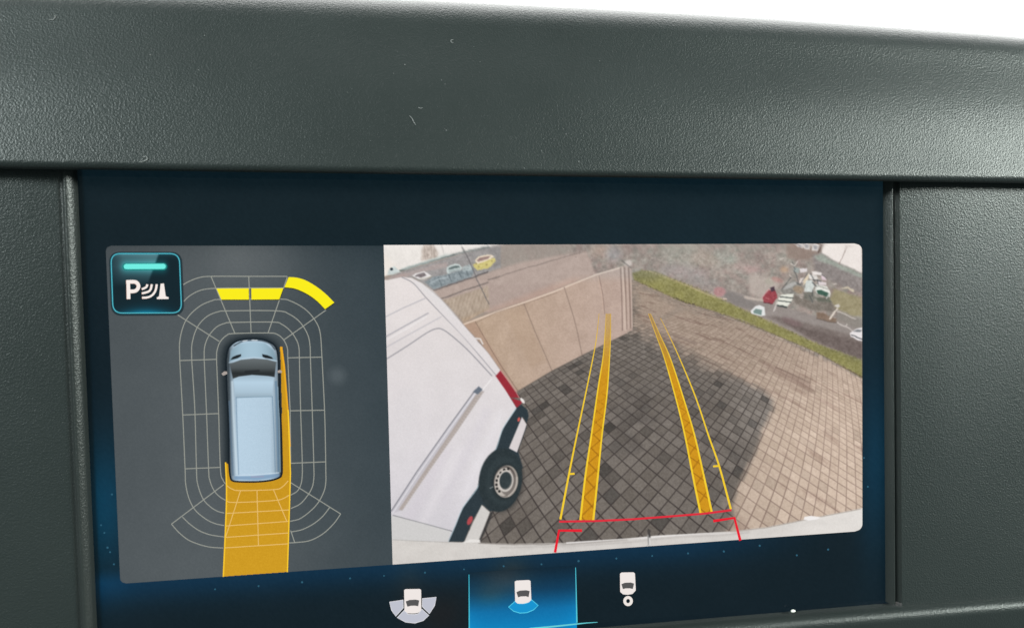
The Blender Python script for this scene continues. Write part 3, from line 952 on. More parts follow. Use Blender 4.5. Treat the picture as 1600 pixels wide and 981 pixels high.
    c.line(z2((1415, 600), (1480, 627)), 1.8, (78, 80, 84), .9, .7)
    c.poly(z2((1425, 580), (1450, 565), (1478, 570), (1470, 584)), (104, 108, 112), .8, .7)

    # --- the paving
    c.rgb += (far * (fbm(X0 / 2.0, Y0 / 2.0, 2) - .5) * 9)[:, None]
    c.X, c.Y = X0, Y0
    X, Y = X0, Y0
    pave = (z1((820, 946), (1030, 822), (1215, 726), (1390, 640), (1492, 590)) + z2((70, 570), (66, 262), (200, 305), (350, 378), (450, 418), (600, 465), (750, 515),
            (950, 600), (1200, 705), (1380, 805), (1500, 880)) + [(1365, 870), (590, 900), (590, 640)])
    lit = (z2((60, 255), (90, 262), (200, 305), (350, 378), (600, 465), (950, 600), (1380, 805), (1500, 880)) + [(1365, 860), (1135, 840)]
           + [(1144, 807), (1141, 790), (1150.5, 765), (1177, 711), (1188, 680), (1200, 657), (1207, 640), (1209, 624), (1196, 613), (1179, 604), (1151, 590), (1113, 573), (1087, 561), (1051, 546), (1020, 528), (990, 511)])
    idx, a = c.cover(pave, .8)
    x, y = X[idx], Y[idx]
    gi, gj = ground(x, y)
    e = .5
    gi2, gj2 = ground(x + e, y)
    gi3, gj3 = ground(x, y + e)
    pi_ = np.hypot(gi2 - gi, gi3 - gi) / e + 1e-6                # slabs per pixel
    pj_ = np.hypot(gj2 - gj, gj3 - gj) / e + 1e-6
    ii, jj = np.floor(gi), np.floor(gj)
    li_, lit_a = c.cover(lit, 6.0)
    L = np.zeros(X.size)
    L[li_] = lit_a
    li_, lit_a = c.cover(lit, 17)
    L2 = np.zeros(X.size)
    L2[li_] = lit_a
    kk = smoothstep(1085, 1165, X)
    L = (L * kk + L2 * (1 - kk))[idx]
    shade = np.array([113, 105, 98.])
    sun = np.array([165, 147, 132.]) + (smoothstep(1030, 1260, x) * smoothstep(470, 720, y + (x - 1150) * .25))[:, None] * np.array([35, 33, 30.])
    sun = sun + (smoothstep(1180, 1330, x))[:, None] * np.array([6, 5, 5.])
    h1, h2 = hash2(ii, jj), hash2(ii + 31, jj - 17)
    L = np.clip(L + (h1 - .5) * 2.2 * L * (1 - L), 0, 1)
    col = shade + (sun - shade) * L[:, None]
    # far shaded slabs pick up haze; slabs differ one from another
    col += (smoothstep(620, 520, y) * (1 - L) * 6)[:, None] * np.array([1, 1, .95])
    col += (smoothstep(1120, 1180, x) * smoothstep(760, 640, y) * (1 - L) * 18)[:, None]
    fade = np.clip(1.4 - np.maximum(pi_, pj_) * 2.0, .12, 1)
    col += (((h1 - .5) * (16 + 0 * L)) * fade)[:, None]
    col -= (np.where(h2 > .955, 32, np.where(h2 > .88, 13, 0)) * fade * (1 - .6 * L))[:, None] * np.array([1, .93, .86])
    stain = fbm(gi * .33 + 9, gj * .33 + 3, 3)
    path = np.exp(-((x - (1003 + (y - 640) * .25)) / 60) ** 2) + .8 * np.exp(-((x - (1118 + (y - 660) * .36)) / 26) ** 2)
    col -= (smoothstep(.50, .72, stain) * (1 - L) * path * 17 * smoothstep(560, 660, y))[:, None] * np.array([1, .95, .85])
    col -= (smoothstep(.60, .80, fbm(gi * .21 + 50, gj * .9, 3)) * L * 24)[:, None] * np.array([.9, 1, .9])
    col += ((fbm(x / 2.2, y / 2.2, 2) - .5) * 20)[:, None]
    di, dj = np.abs(gi - np.round(gi)) / pi_, np.abs(gj - np.round(gj)) / pj_      # pixels to the joint
    wi, wj = .045 / pi_, .045 / pj_
    vary_i = .55 + .7 * fbm(gj * .5 + np.round(gi) * 7.7, np.round(gi) * 3.1, 2)
    vary_j = .55 + .7 * fbm(gi * .5 + np.round(gj) * 5.3, np.round(gj) * 2.3, 2)
    ji = np.clip(.5 + (wi - di) / 1.1, 0, 1) * vary_i * np.clip(1.5 - 3.0 * pi_, .0, 1)
    jj_ = np.clip(.5 + (wj - dj) / 1.1, 0, 1) * vary_j * np.clip(1.5 - 3.0 * pj_, .0, 1)
    J = np.clip(np.maximum(ji, jj_), 0, 1)
    jc = np.array([52, 44, 42.]) + L[:, None] * np.array([62, 48, 42.])
    J = J * (.84 - .16 * L)
    col = col * (1 - J[:, None]) + jc * J[:, None]
    c.rgb[idx] = c.rgb[idx] * (1 - a[:, None]) + col * a[:, None]
    # darker worn track of slabs running to the right, and the gutter near the wall end
    c.poly(r6((380, 220), (560, 110), (640, 130), (480, 215), (400, 250)), (140, 128, 118), .4, 2.5)
    c.line(r6((510, 395), (600, 425), (710, 465)), 4.5, (122, 104, 96), .45, 1.6)
    c.poly(r4((300, 110), (430, 170), (640, 250), (830, 350), (880, 440), (840, 460), (640, 350), (480, 260)), (128, 104, 94), .36, 2.5)
    c.line(r4((500, 205), (610, 250), (720, 300), (830, 355)), 1.6, (104, 84, 76), .5)
    # grass verge
    grass = z2((70, 222), (130, 205), (210, 212), (400, 292), (570, 362), (800, 470), (1000, 562), (1200, 655), (1480, 755), (1480, 862), (1380, 802),
               (1200, 705), (950, 600), (750, 512), (600, 462), (450, 416), (330, 375), (80, 262))
    c.poly(grass, lambda X, Y: np.array([138, 133, 84.]) + ((fbm(X / 2.4, Y / 2.4) - .5) * 46)[:, None] + ((fbm(X / 14, Y / 14) - .5) * 30)[:, None] * np.array([1, 1, .5]), 1, 1.6)
    c.line(z2((80, 262), (330, 375), (450, 416), (600, 462), (950, 600), (1200, 705), (1480, 862)), 1.2, (112, 100, 72), .7)
    c.line(z2((340, 375), (400, 405), (460, 415)), 1.8, (74, 62, 52), .8)
    c.line(z2((175, 210), (400, 296), (575, 372)), 1.8, (206, 186, 150), .6, 1)
    c.line(z2((1360, 795), (1480, 858)), 1.6, (96, 80, 62), .7)
    gr = np.random.RandomState(8)
    edge_lo = catmull(z2((80, 262), (330, 375), (450, 416), (600, 462), (950, 600), (1200, 705), (1480, 862)), 40)
    edge_hi = catmull(z2((130, 205), (400, 292), (570, 362), (800, 470), (1000, 562), (1200, 655), (1480, 755)), 40)
    for e_ in (edge_lo, edge_hi):
        for q in e_[gr.randint(0, len(e_), 260)]:
            q = q + gr.uniform(-1.3, 1.3, 2)
            c.line([q, q + np.array([gr.uniform(-1.6, 1.6), gr.uniform(-2.2, -.4)])], 1.0, [(120, 118, 66), (168, 160, 104), (98, 92, 58), (150, 140, 92)][gr.randint(4)], .6, .6)
    # white car passing behind the grass
    c.poly(z2((795, 455), (825, 425), (850, 418), (880, 430), (886, 480), (860, 486), (800, 470)), (224, 224, 222), 1, .8)
    c.poly(z2((812, 455), (828, 440), (866, 448), (862, 480), (815, 468)), (110, 140, 132), .95, .8)
    # --- concrete wall in panels
    wall = z1((480, 530), (680, 460), (860, 398), (1040, 333), (1300, 228), (1460, 182), (1475, 300), (1492, 592), (1390, 640), (1215, 726), (1030, 820), (815, 950), (690, 800), (590, 640))
    c.poly(wall, lambda X, Y: np.array([184, 161, 144.]) + ((fbm(X / 16, Y / 16) - .5) * 16)[:, None] + ((X - 850) / 130 * 4)[:, None] * np.array([0, .2, 1.6])
           + ((fbm(X / 2, Y / 2, 2) - .5) * 14)[:, None], 1, .9)
    c.poly(z1((740, 460), (860, 430), (1000, 760), (900, 800), (800, 600)), (174, 148, 124), .3, 5)
    c.poly(z1((480, 535), (560, 520), (640, 650), (820, 945), (790, 950), (690, 800)), (168, 136, 118), .5, 2)
    c.line(z1((490, 536), (680, 464), (860, 402), (1040, 337), (1300, 232), (1460, 186)), 2.2, (220, 200, 184), .9, .8)
    c.line(z1((560, 528), (690, 462), (860, 412), (1060, 342)), 1.0, (130, 110, 98), .55)
    for p_ in (((858, 410), (930, 590), (985, 715), (1030, 822)), ((1105, 310), (1170, 520), (1215, 728))):
        c.line(z1(*p_), 1.4, (126, 107, 97), .65, .8, True)
    c.line(z1((1310, 240), (1335, 360), (1345, 470)), 1.6, (196, 170, 154), .8, .8, True)
    c.line(z1((1318, 240), (1342, 360), (1352, 470)), 1.1, (130, 108, 100), .7, .6, True)
    c.line(z1((560, 520), (690, 745), (820, 942)), 1.1, (120, 98, 86), .7, .6, True)
    c.line(z1((820, 946), (1030, 822), (1215, 727), (1390, 641), (1490, 592)), 1.5, (92, 84, 78), .7, 1.0)
    c.line(z1((1370, 440), (1450, 410)), 1.2, (200, 176, 160), .5)
    # wall end: upright posts
    c.poly(z1((1455, 185), (1490, 170)) + z2((40, 150), (66, 190), (72, 570), (30, 590)) + z1((1492, 595), (1470, 400)), noisy((176, 154, 142), 8, 3), 1, .9)
    for x0, cc in ((6, (120, 100, 92)), (18, (206, 186, 172)), (30, (122, 102, 94)), (44, (204, 184, 172)), (56, (118, 98, 90)), (66, (196, 178, 166))):
        c.line(z2((x0 - 8, 190), (x0, 380), (x0 + 4, 575 - x0 * .3)), 1.5, cc, .75, .7, True)
    c.line(z1((1462, 190), (1474, 360), (1482, 570)), 2.0, (206, 186, 172), .8, .7)
    c.ell(z2((45, 162))[0], 6, 5, 0, (220, 208, 200), .7, 2)
    c.line(z2((10, 150), (62, 190)), 2, (92, 84, 80), .6, 1)

    # --- the white van alongside
    van = z1((-60, 262), (20, 265), (110, 246), (170, 252), (240, 288), (300, 330), (350, 380), (420, 455), (480, 530), (560, 620), (640, 712), (712, 815)) \
        + z3((668, 0), (725, 95), (650, 210), (612, 320), (550, 395), (530, 440), (512, 530), (432, 640), (390, 740), (350, 828), (-60, 830))

    def vanshade(X, Y):
        g = np.array([218, 212, 213.]) + ((fbm(X / 30, Y / 30) - .5) * 8)[:, None]
        g += (np.exp(-((X - 640) / 60) ** 2 - ((Y - 450) / 60) ** 2) * 8)[:, None]
        g -= (smoothstep(700, 860, Y) * 12 * (1 - smoothstep(690, 760, X)))[:, None]
        g += ((Y - 620) / 200 * np.array([[-2], [0], [4]])).T
        return g
    c.poly(van, vanshade, 1, .9)
    c.line(z1((110, 248), (180, 285), (260, 375), (360, 480), (480, 605), (580, 720), (690, 850)), 1.5, (136, 134, 140), .8, .7, True)
    c.poly(z1((170, 254), (240, 290), (350, 382), (480, 532), (640, 714), (712, 815), (690, 848), (580, 718), (360, 478), (200, 300)), (222, 216, 216), .7, 1.0)
    c.line(z1((240, 288), (350, 380), (480, 530), (640, 712), (712, 815)), 1.0, (150, 138, 134), .6)
    c.line(z1((-10, 500), (120, 435), (250, 378)), 1.5, (172, 170, 176), .8, .9)
    c.line(z1((0, 618), (130, 545), (270, 468)), 1.9, (160, 158, 165), .8, .8)
    c.line(z1((0, 640), (130, 568), (260, 490)), 1.6, (234, 230, 230), .8, .8)
    c.line(z1((-10, 690), (150, 600), (350, 490)), 1.6, (184, 181, 186), .8, .9)
    c.line(z1((0, 758), (140, 670), (260, 590), (320, 563), (360, 568), (420, 610), (520, 700), (660, 850)), 1.7, (140, 138, 144), .85, .8, True)
    c.line(z1((560, 622), (590, 625), (605, 655)), 2.2, (226, 222, 220), .9, .8)
    c.line(z1((575, 640), (600, 662)), 1.1, (120, 112, 110), .7)
    for q0, q1, w_, col, al in (((330, 330), (140, 690), 20, (206, 198, 206), .35), ((420, 330), (210, 720), 12, (230, 224, 228), .35), ((560, 120), (330, 600), 14, (206, 200, 208), .3),
                                ((640, 130), (440, 560), 9, (232, 228, 232), .35), ((120, 60), (60, 330), 40, (206, 202, 204), .2)):
        c.line(z3(q0, q1), w_, col, al, 6)
    # sliding-door rail
    c.poly(z3((502, -4), (350, 205), (180, 445), (40, 655), (56, 668), (100, 655), (255, 428), (405, 215), (548, 4)), (192, 188, 194), .95, .9)
    c.poly(z3((548, 4), (405, 215), (255, 428), (100, 655), (80, 650), (235, 418), (380, 205), (515, 4)), (168, 156, 148), .8, 1.0)
    for k in range(46):
        t = k / 46
        q0 = z3((528 - 430 * t, 10 + 635 * t))[0]
        c.line([q0, (q0[0] + 5.5, q0[1] + 1.5)], .8, (206, 198, 192), .55, .5)
    c.line(z3((500, -4), (348, 205), (178, 445), (40, 658)), 1.5, (108, 108, 116), .85, .7)
    c.line(z3((512, -2), (362, 207), (194, 447), (52, 664)), 1.6, (228, 226, 230), .8, .7)
    c.poly(z1((545, 950), (580, 915), (606, 935), (575, 965)), (104, 112, 124), 1, .9)
    c.line(z1((606, 935), (660, 870)), 1.6, (236, 232, 232), .9)
    # tail light, bumper corner, dark cladding
    c.poly(z1((684, 852), (714, 818), (830, 985), (775, 985)) + z3((760, 60), (735, 90), (725, 92), (672, 8)), (150, 40, 52), 1, .9)
    c.line(z1((716, 820), (800, 930)) + z3((740, 40)), 1.2, (206, 150, 146), .8)
    c.poly(z3((725, 95), (750, 75), (785, 105), (792, 140), (780, 180), (762, 145), (735, 200), (690, 300), (735, 335), (760, 420), (640, 650), (580, 660),
              (540, 625), (490, 700), (438, 826), (350, 828), (390, 740), (432, 640), (512, 530), (530, 440), (550, 395), (612, 320), (650, 210)), (44, 54, 60), 1, .9)
    c.line(z3((722, 98), (650, 210), (612, 320), (550, 395), (530, 440), (512, 530), (432, 640), (390, 740), (352, 826)), 1.3, (176, 200, 210), .8, .6, True)
    c.ell(z3((758, 55))[0], 5.2, 2.2, .95, (230, 224, 220), 1, .8)
    c.ell(z3((738, 158))[0], 2.0, 3.4, .3, (206, 92, 84), 1, .8)
    c.poly(z3((755, 145), (780, 185), (772, 215), (728, 338), (684, 315)), (214, 206, 206), 1, .8)
    c.line(z3((782, 190), (730, 338)), 1.1, (40, 48, 54), .8)
    # wheel
    zw = Z(730, 620, .2243)
    k_ = .2243
    c.ell(zw((262, 600))[0], 130 * k_, 205 * k_, .16, (50, 48, 46), .55, 4)
    c.ell(zw((232, 578))[0], 150 * k_, 222 * k_, .14, lambda X, Y: np.array([42, 50, 53.]) + ((fbm(X / 3, Y / 3) - .5) * 10)[:, None], 1, 1.2)
    c.ell(zw((250, 580))[0], 118 * k_, 172 * k_, .14, (52, 61, 64), .6, 3)
    c.ell(zw((266, 590))[0], 96 * k_, 132 * k_, .14, (38, 44, 46), .8, 2)
    c.ell(zw((272, 588))[0], 82 * k_, 113 * k_, .15, (158, 149, 141), 1, .8)
    c.ell(zw((262, 586))[0], 76 * k_, 106 * k_, .15, (92, 84, 80), 1, .9)
    c.ell(zw((256, 590))[0], 66 * k_, 100 * k_, .15, (186, 178, 170), 1, .8)
    c.ell(zw((284, 600))[0], 52 * k_, 84 * k_, .15, (118, 110, 105), .9, 1.2)
    for hx, hy in ((258, 506), (234, 528), (216, 553), (206, 581), (204, 610), (208, 637), (224, 656), (286, 500)):
        c.ell(zw((hx, hy))[0], 2.0, 2.1, 0, (36, 33, 32), .95, .7)
    c.ell(zw((268, 584))[0], 54 * k_, 76 * k_, .13, (202, 195, 188), 1, .8)
    c.ell(zw((269, 582))[0], 44 * k_, 63 * k_, .13, (104, 104, 102), 1, .8)
    c.ell(zw((266, 580))[0], 40 * k_, 58 * k_, .13, lambda X, Y: np.array([50, 58, 60.]) + ((fbm(X / 3, Y / 3) - .5) * 14)[:, None], 1, .8)
    c.line(zw((345, 560), (342, 610), (322, 655), (288, 688)), 2.2, (190, 181, 172), .8, .9, True)
    c.line(zw((160, 635), (178, 625)), 1.5, (140, 148, 150), .8, .7)
    # rear step / bumper side of the van and the shade beside it
    c.poly(z3((535, 625), (580, 665), (525, 815), (470, 830), (440, 826), (490, 715)), (206, 202, 198), 1, .8)
    c.poly(z3((582, 665), (600, 660), (560, 760), (525, 830), (520, 815)), (46, 44, 44), .8, 1.2)
    c.ell(z3((470, 710))[0], 3.6, 7.4, .45, (176, 72, 76), 1, .9)
    c.line(z3((50, 682), (200, 722), (370, 768)), 1.4, (104, 104, 108), .9, .7)
    # --- own bumper across the bottom
    bump = z3((-60, 812), (50, 815), (350, 827), (520, 832), (700, 838), (1000, 832), (1331, 808)) + z4((200, 792), (590, 771), (800, 746), (1000, 706), (1310, 645), (1400, 625)) + [(1400, 900), (560, 930)]
    c.poly(bump, lambda X, Y: np.array([208, 203, 198.]) + ((fbm(X / 14, Y / 8) - .5) * 12)[:, None] + (np.exp(-((X - 1320) / 90) ** 2) * 14)[:, None], 1, .9)
    c.poly(z3((0, 680), (50, 684), (210, 725), (365, 768), (352, 826), (180, 822), (0, 815)), (204, 202, 200), .9, 1)
    c.line(z3((50, 815), (180, 822), (350, 829)), 1.4, (168, 164, 160), .6)
    c.line(z3((520, 834), (700, 842), (1000, 838), (1331, 814)), 1.5, (128, 120, 114), .75)
    c.line(z3((1000, 832), (1331, 812)) + z4((200, 798), (600, 774)), 1.7, (238, 234, 232), .95, .7)
    c.line(z3((640, 858), (1000, 850), (1331, 830)) + z4((300, 800), (560, 790), (700, 775)), 2.6, (176, 170, 166), .6, 1.2)
    c.line(z4((600, 772), (800, 749), (1000, 708), (1310, 648)), 1.2, (150, 138, 128), .7)
    c.poly(z3((425, 832), (470, 812), (525, 815), (528, 832)), (226, 222, 218), 1, .8)
    c.line(z4((150, 792), (154, 850)), 3.0, (150, 148, 146), .9, .7)
    c.line(z4((157, 795), (159, 850)), 1.4, (232, 230, 228), .9, .5)
    c.line(z4((152, 762), (158, 798)), 3.0, (58, 54, 54), .9, .7)
    c.ell(z4((154, 770))[0], 2.8, 2.6, 0, (70, 64, 62), .9, .7)
    c.poly(z4((1000, 705), (1005, 690), (1040, 684), (1095, 692), (1080, 702), (1030, 710)), (238, 234, 232), 1, .8)
    im = c.rgb.reshape(PIC.shape[0], PIC.shape[1], 3)
    pd = np.pad(im, ((1, 1), (1, 1), (0, 0)), 'edge')
    bl = (pd[:-2, 1:-1] + pd[2:, 1:-1] + pd[1:-1, :-2] + pd[1:-1, 2:] + 2 * im) / 6
    fm = (.45 + .5 * far).reshape(im.shape[:2])[..., None]
    c.rgb = (im * (1 - fm) + bl * fm).reshape(-1, 3)
    gy_ = c.rgb.mean(1, keepdims=True)
    c.rgb = c.rgb + (gy_ - c.rgb) * (.3 * far)[:, None]
    # sensor grain and display pixels
    c.rgb += ((vnoise(X / 1.15, Y / 1.15) - .5) * 9)[:, None] + (np.sin(X * 2.2) * np.sin(Y * 2.2) * 2.2)[:, None]
    c.rgb = (c.rgb - 120) * 1.02 + 121
    return c.rgb


PIC = quad_grid((599.5, 383), (1347, 380.5), (1347.5, 829), (613.5, 881.5), 740, 480, 0, 12)
pic = grid_mesh("camera_picture", PIC, picture_col, 1, disp)
pic["label"] = "reversing camera picture of paved yard with white van and wall"

# guide lines over the picture
GY, GYB = (243, 204, 42), (206, 146, 16)
gl = {
    'l_out': [(936, 490), (932.6, 523), (927.6, 553.5), (914, 620), (901.3, 680), (889.4, 738.7), (875.6, 811)],
    'l_in_l': [(947, 490), (945, 525), (942, 560), (934.6, 606), (924, 680), (915, 740.6), (906.8, 812)],
    'l_in_r': [(954.3, 490), (954, 525), (952.4, 560), (948.4, 615), (940.5, 680), (934, 745), (927, 812)],
    'r_in_l': [(1013, 490), (1025, 523), (1038.3, 560), (1056.6, 624), (1070, 679), (1082, 740), (1094.5, 801)],
    'r_in_r': [(1016.5, 490), (1031, 523), (1047.5, 560), (1068.6, 624), (1085, 679), (1099, 740), (1112, 799)],
    'r_out': [(1032, 497), (1045, 523), (1062, 560), (1087, 620.6), (1107, 680), (1124, 728.6), (1142, 795)],
}


def strip_between(name, A, B, col_fn, layer):
    a, b_ = catmull(A, 10), catmull(B, 10)
    n = 220
    rs = lambda p: np.stack([np.interp(np.linspace(0, 1, n), np.linspace(0, 1, len(p)), p[:, k]) for k in (0, 1)], 1)
    a, b_ = rs(a), rs(b_)
    PXg = np.stack([a + (b_ - a) * t for t in np.linspace(0, 1, 24)], 1)
    return grid_mesh(name, PXg, col_fn, layer, pic)


def track_col(X, Y):
    c = Canvas(X, Y, GYB)
    gi, gj = ground(c.X, c.Y)
    j = np.minimum(np.abs(gi - np.round(gi)), np.abs(gj - np.round(gj)))
    c.rgb -= (np.clip(1.4 - j / .05, 0, 1) * smoothstep(560, 690, c.Y) * 44)[:, None] * np.array([1, .9, .3])
    k = (smoothstep(600, 492, c.Y) * .72)[:, None]
    c.rgb = c.rgb * (1 - k) + np.where(c.X[:, None] < 985, np.array([184, 160, 136.]), np.array([150, 128, 110.])) * k
    c.rgb += np.zeros(3) + ((vnoise(c.X / 1.2, c.Y / 1.2) - .5) * 16)[:, None]
    return c.rgb


strip_between("wheel_track", gl['l_in_l'], gl['l_in_r'], track_col, 2)
strip_between("wheel_track", gl['r_in_l'], gl['r_in_r'], track_col, 2)


def line_col(X, Y):
    c = Canvas(X, Y, GY)
    k = smoothstep(600, 486, c.Y)[:, None] * .62
    c.rgb = c.rgb * (1 - k) + np.array([190, 150, 96.]) * k
    c.rgb += ((vnoise(c.X / 1.5, c.Y / 1.5) - .5) * 14)[:, None]
    return c.rgb


for k in gl:
    v_, f_ = ribbon_geo(gl[k], (.9, 3.3), True)
    half = len(v_) // 2
    PXg = np.stack([v_[:half], v_[half:]], 1)
    grid_mesh("guide_line", PXg, line_col, 3, pic)
ribbon("guide_line", z3((1018, 456), (1043, 454)), 3.2, GY, 4, pic)
ribbon("guide_line", z4((505, 414), (536, 412)), 3.0, GY, 4, pic)
RED = (232, 22, 44)
ribbon("stop_line", [(873.5, 814.5), (930, 813.5), (985, 811), (1045, 806.5), (1100, 802), (1143, 796.5)], 3.2, (222, 40, 58), 5, pic)
ribbon("stop_bracket", z3((936, 885), (958, 765), (1084, 765)), 4.2, RED, 5, pic)
ribbon("stop_bracket", z4((506, 713), (622, 696), (654, 820)), 4.2, RED, 5, pic)

# ------------------------------------------------------------------ view buttons along the bottom
z7 = Z(580, 860, .325)


def tile_col(X, Y):
    X, Y = X.ravel(), Y.ravel()
    t = np.clip((Y + (X - 730) * .06 - 895) / 90, 0, 1)
    c = np.stack([np.interp(t, [0, .4, 1], [4, 3, 2]), np.interp(t, [0, .35, .7, 1], [32, 56, 108, 128]), np.interp(t, [0, .35, .7, 1], [50, 88, 164, 188])], 1)
    e = np.minimum(np.abs(X - 733), np.abs(X - 900))
    c += (np.exp(-e / 14) * t)[:, None] * np.array([0, 14, 16])
    c += (np.exp(-((X - 790) / 40) ** 2 - ((Y - 905) / 22) ** 2) * 1)[:, None] * np.array([34, 14, 2])  # smoky reflection painted over the button's own gradient
    c += (np.exp(-((X - 765) / 26) ** 2 - ((Y - 930) / 16) ** 2) * 1)[:, None] * np.array([20, 6, -6])  # smaller painted reflection beside it
    return c + ((vnoise(X / 1.2, Y / 1.2) - .5) * 6)[:, None]


TILEQ = quad_grid((732.5, 894), (899.5, 883), (902, 1010), (733.5, 1022), 90, 90)


def view_button(label):
    b = tag(empty("view_button"), label)
    b.parent = disp
    return b


def van_icon(parent, body, win, lay=4):
    fill("van_symbol", body, (238, 230, 226), lay, parent)
    fill("window_symbol", win, (84, 82, 82), lay + 1, parent)


b1 = view_button("dim button with van and three grey camera sectors")
van_icon(b1, z7((158, 188), (165, 184), (234, 183), (240, 188), (241, 285), (226, 298), (205, 301), (176, 300), (160, 290)),
         z7((166, 243), (184, 236), (212, 234), (231, 238), (226, 266), (210, 263), (190, 264), (174, 268)))
for q in (z7((88, 246), (154, 236), (154, 274), (118, 314), (98, 285)), z7((246, 229), (313, 223), (305, 262), (280, 302), (246, 268)),
          z7((160, 284), (176, 304), (205, 306), (228, 302), (243, 279), (277, 310), (250, 335), (210, 347), (165, 342), (125, 321))):
    fill("camera_sector", q, (190, 192, 204), 3, b1)
    ribbon("sector_rim", q, .9, (232, 232, 236), 4, b1, False, True)
b2 = view_button("blue highlighted button with van and rear camera sector")
grid_mesh("button_highlight", TILEQ, tile_col, 2, b2)
ribbon("button_edge", [(732.8, 897), (733.4, 1000)], (1.0, 2.2), (70, 190, 212), 3, b2)
ribbon("button_edge", [(899.4, 886), (901.4, 972)], (1.0, 2.2), (80, 196, 214), 3, b2)
ribbon("button_edge", z7((760, 375), (880, 363), (990, 351), (1040, 346), (1088, 343)), (3.2, .8), (104, 206, 214), 3, b2)
van_icon(b2, z7((690, 148), (698, 143), (758, 140), (766, 145), (770, 236), (756, 248), (730, 254), (703, 253), (692, 243)),
         z7((698, 198), (714, 191), (745, 189), (762, 193), (757, 222), (742, 218), (720, 219), (706, 223)), 5)
q = z7((660, 270), (692, 242), (712, 254), (745, 252), (770, 234), (803, 262), (780, 284), (748, 297), (715, 299), (685, 290))
fill("camera_sector", q, (14, 146, 206), 3, b2)
ribbon("sector_rim", q, 1.1, (86, 214, 240), 4, b2, False, True)
b3 = view_button("dim button with van above a tow hitch ring")
van_icon(b3, z7((1196, 110), (1204, 104), (1260, 103), (1268, 108), (1272, 190), (1256, 207), (1233, 211), (1211, 209), (1197, 197)),
         z7((1203, 160), (1220, 153), (1248, 152), (1264, 157), (1258, 183), (1243, 180), (1224, 180), (1210, 184)))
tow = [(z7((1235, 241))[0][0] + 5.2 * math.cos(a), z7((1235, 241))[0][1] + 5.6 * math.sin(a)) for a in np.linspace(0, 6.2832, 25)[:-1]]
ribbon("tow_ring", tow, 4.6, (238, 230, 224), 4, b3, False, True)

# ================================================================== DUST AND LINT
dust_m = bpy.data.materials.new("pale_dust")
dust_m.use_nodes = True
dn = dust_m.node_tree
dn.nodes["Principled BSDF"].inputs["Roughness"].default_value = 0.9
no = dn.nodes.new("ShaderNodeTexNoise")
no.inputs["Scale"].default_value = 900
rmp = dn.nodes.new("ShaderNodeMapRange")
rmp.inputs["To Min"].default_value, rmp.inputs["To Max"].default_value = 0.22, 0.42
dn.links.new(no.outputs["Fac"], rmp.inputs["Value"])
dn.links.new(rmp.outputs[0], dn.nodes["Principled BSDF"].inputs["Base Color"])

# faces of the hood, to drop specks onto: march the view ray until it meets the profile
hood_rows = [(x, np.array(hood_profile(x))) for x in (0.0,)]


def on_hood(px):
    """point where the line of sight to a photo pixel meets the hood's front face"""
    lo, hi = -0.0125, 0.008
    for Yt in np.linspace(lo, hi, 160):
        P = unproj([px], Yt)[0]
        pr = np.array(hood_profile(P[0]))[9:38]
        ys = np.interp(P[2], pr[:, 1], pr[:, 0])
        if Yt >= ys:
            return np.array([P[0], ys, P[2]])
    return unproj([px], Y_LIP)[0]


def tube(pts, rad, n=5):
    p = np.asarray(pts, float)
    t = np.gradient(p, axis=0)
    t /= np.linalg.norm(t, axis=1)[:, None]
    a = np.cross(t, [0, 1, 0.1])
    a /= np.linalg.norm(a, axis=1)[:, None]
    b_ = np.cross(t, a)
    rows = []
    for i in range(len(p)):
        rr = rad * (.5 if i in (0, len(p) - 1) else 1)
        rows.append([p[i] + rr * (math.cos(q) * a[i] + math.sin(q) * b_[i]) for q in np.linspace(0, 2 * math.pi, n + 1)])
    return loft(rows)


zL, zR_, zM = Z(0, 0, .2957), Z(1300, 0, .3363), Z(560, 0, .3058)
for pts, lab in ((zM((262, 594), (272, 605), (283, 625), (292, 640)), "short pale lint fibre lying straight on middle of the hood"),
                 (zL((738, 858), (765, 852), (780, 842), (772, 828), (755, 832)), "pale hooked lint fibre near lower left edge of the hood"),
                 (zL((262, 105), (280, 107), (292, 96), (294, 85)), "pale curved lint fibre at upper left of the hood"),
                 (zM((486, 222), (474, 218), (474, 208), (484, 206)), "tiny curled lint fibre high on middle of the hood"),
                 (zM((305, 550), (316, 556), (328, 553)), "tiny bent lint crumb just above the straight fibre")):
    P = np.array([on_hood(q) for q in catmull(pts, 4)]) + np.array([0, -0.00012, 0])
    v, fc = tube(P, 0.00005)
    base = P[0].copy()
    o = mesh_obj("lint_fibre", np.array(v) - base, fc, dust_m, None, True)
    o.location = base
    tag(o, lab, "lint", "lint on the hood")

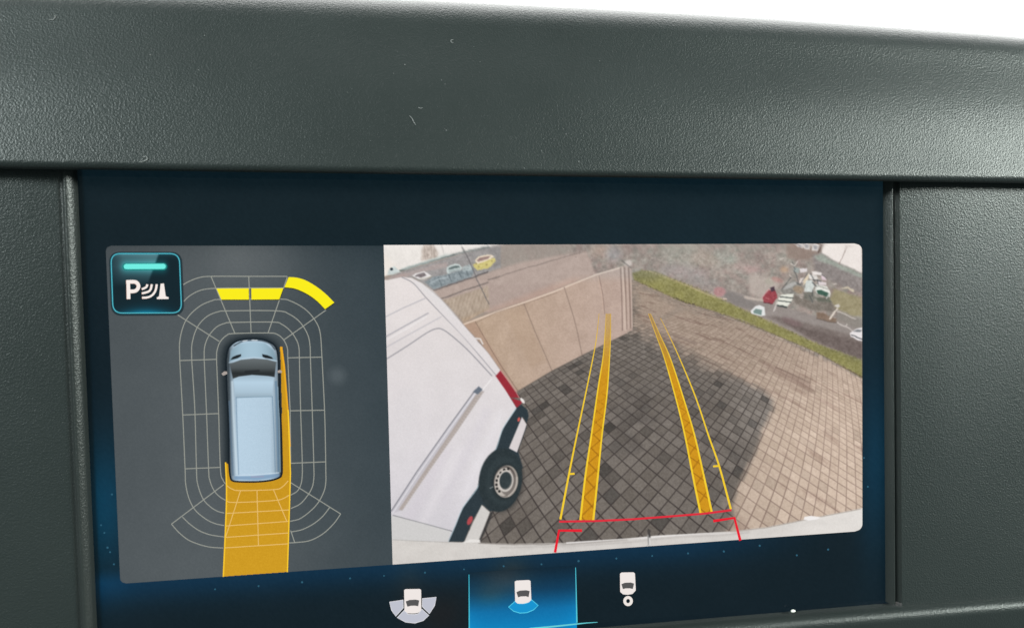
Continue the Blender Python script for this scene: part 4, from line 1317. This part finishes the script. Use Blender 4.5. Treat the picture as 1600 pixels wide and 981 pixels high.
sv, sf = [], []
octa = np.array([(1, 0, 0), (-1, 0, 0), (0, 1, 0), (0, -1, 0), (0, 0, 1), (0, 0, -1)], float)
of = [(0, 2, 4), (2, 1, 4), (1, 3, 4), (3, 0, 4), (2, 0, 5), (1, 2, 5), (3, 1, 5), (0, 3, 5)]
specks = [(x, y) for x, y in zL((1122, 160), (1080, 190), (795, 292), (693, 222), (476, 328), (415, 522), (612, 522), (620, 692), (585, 705), (630, 745),
                                (345, 800), (940, 800), (1050, 372), (350, 605), (940, 620), (520, 115), (30, 250))]
specks += zM((590, 240), (622, 318), (424, 412), (442, 432), (448, 668), (946, 712), (935, 772), (848, 860), (1140, 568), (1286, 545), (1060, 686), (1088, 688), (1125, 826), (238, 332), (1232, 314), (1362, 882))
specks += [(_rs.uniform(5, 1595), _rs.uniform(95, 255)) for _ in range(150)]
for k, q in enumerate(specks):
    P = on_hood(q)
    rr = (0.00005 + 0.00006 * _rs.rand()) if k < 33 else 0.00002 + 0.000035 * _rs.rand() ** 2
    sf += [tuple(i + len(sv) for i in t) for t in of]
    sv += list(P + np.array([0, -rr * .4, 0]) + octa * rr * (0.6 + .8 * _rs.rand(6, 1)))
tag(mesh_obj("dust", sv, sf, dust_m), "fine pale dust specks on the hood", "dust", None, "stuff")

# crumb on the ledge below the glass
cp = unproj([(1239, 957)], -0.0012)[0]
rows = []
for j, ph in enumerate(np.linspace(-math.pi / 2, math.pi / 2, 6)):
    rows.append([(0.00055 * math.cos(ph) * math.cos(a) * (1 + .25 * math.sin(3 * a + j)), 0.00035 * math.cos(ph) * math.sin(a),
                  0.00030 * math.sin(ph) * (1 + .2 * math.cos(2 * a))) for a in np.linspace(0, 2 * math.pi, 11)])
v, fc = loft(rows)
crm = bpy.data.materials.new("white_crumb")
crm.use_nodes = True
crm.node_tree.nodes["Principled BSDF"].inputs["Base Color"].default_value = (0.85, 0.83, 0.78, 1)
o = mesh_obj("crumb", v, fc, crm, None, True)
o.location = cp + np.array([0, 0, 0.0004])
tag(o, "small white crumb lying on the ledge below the screen", "crumb")
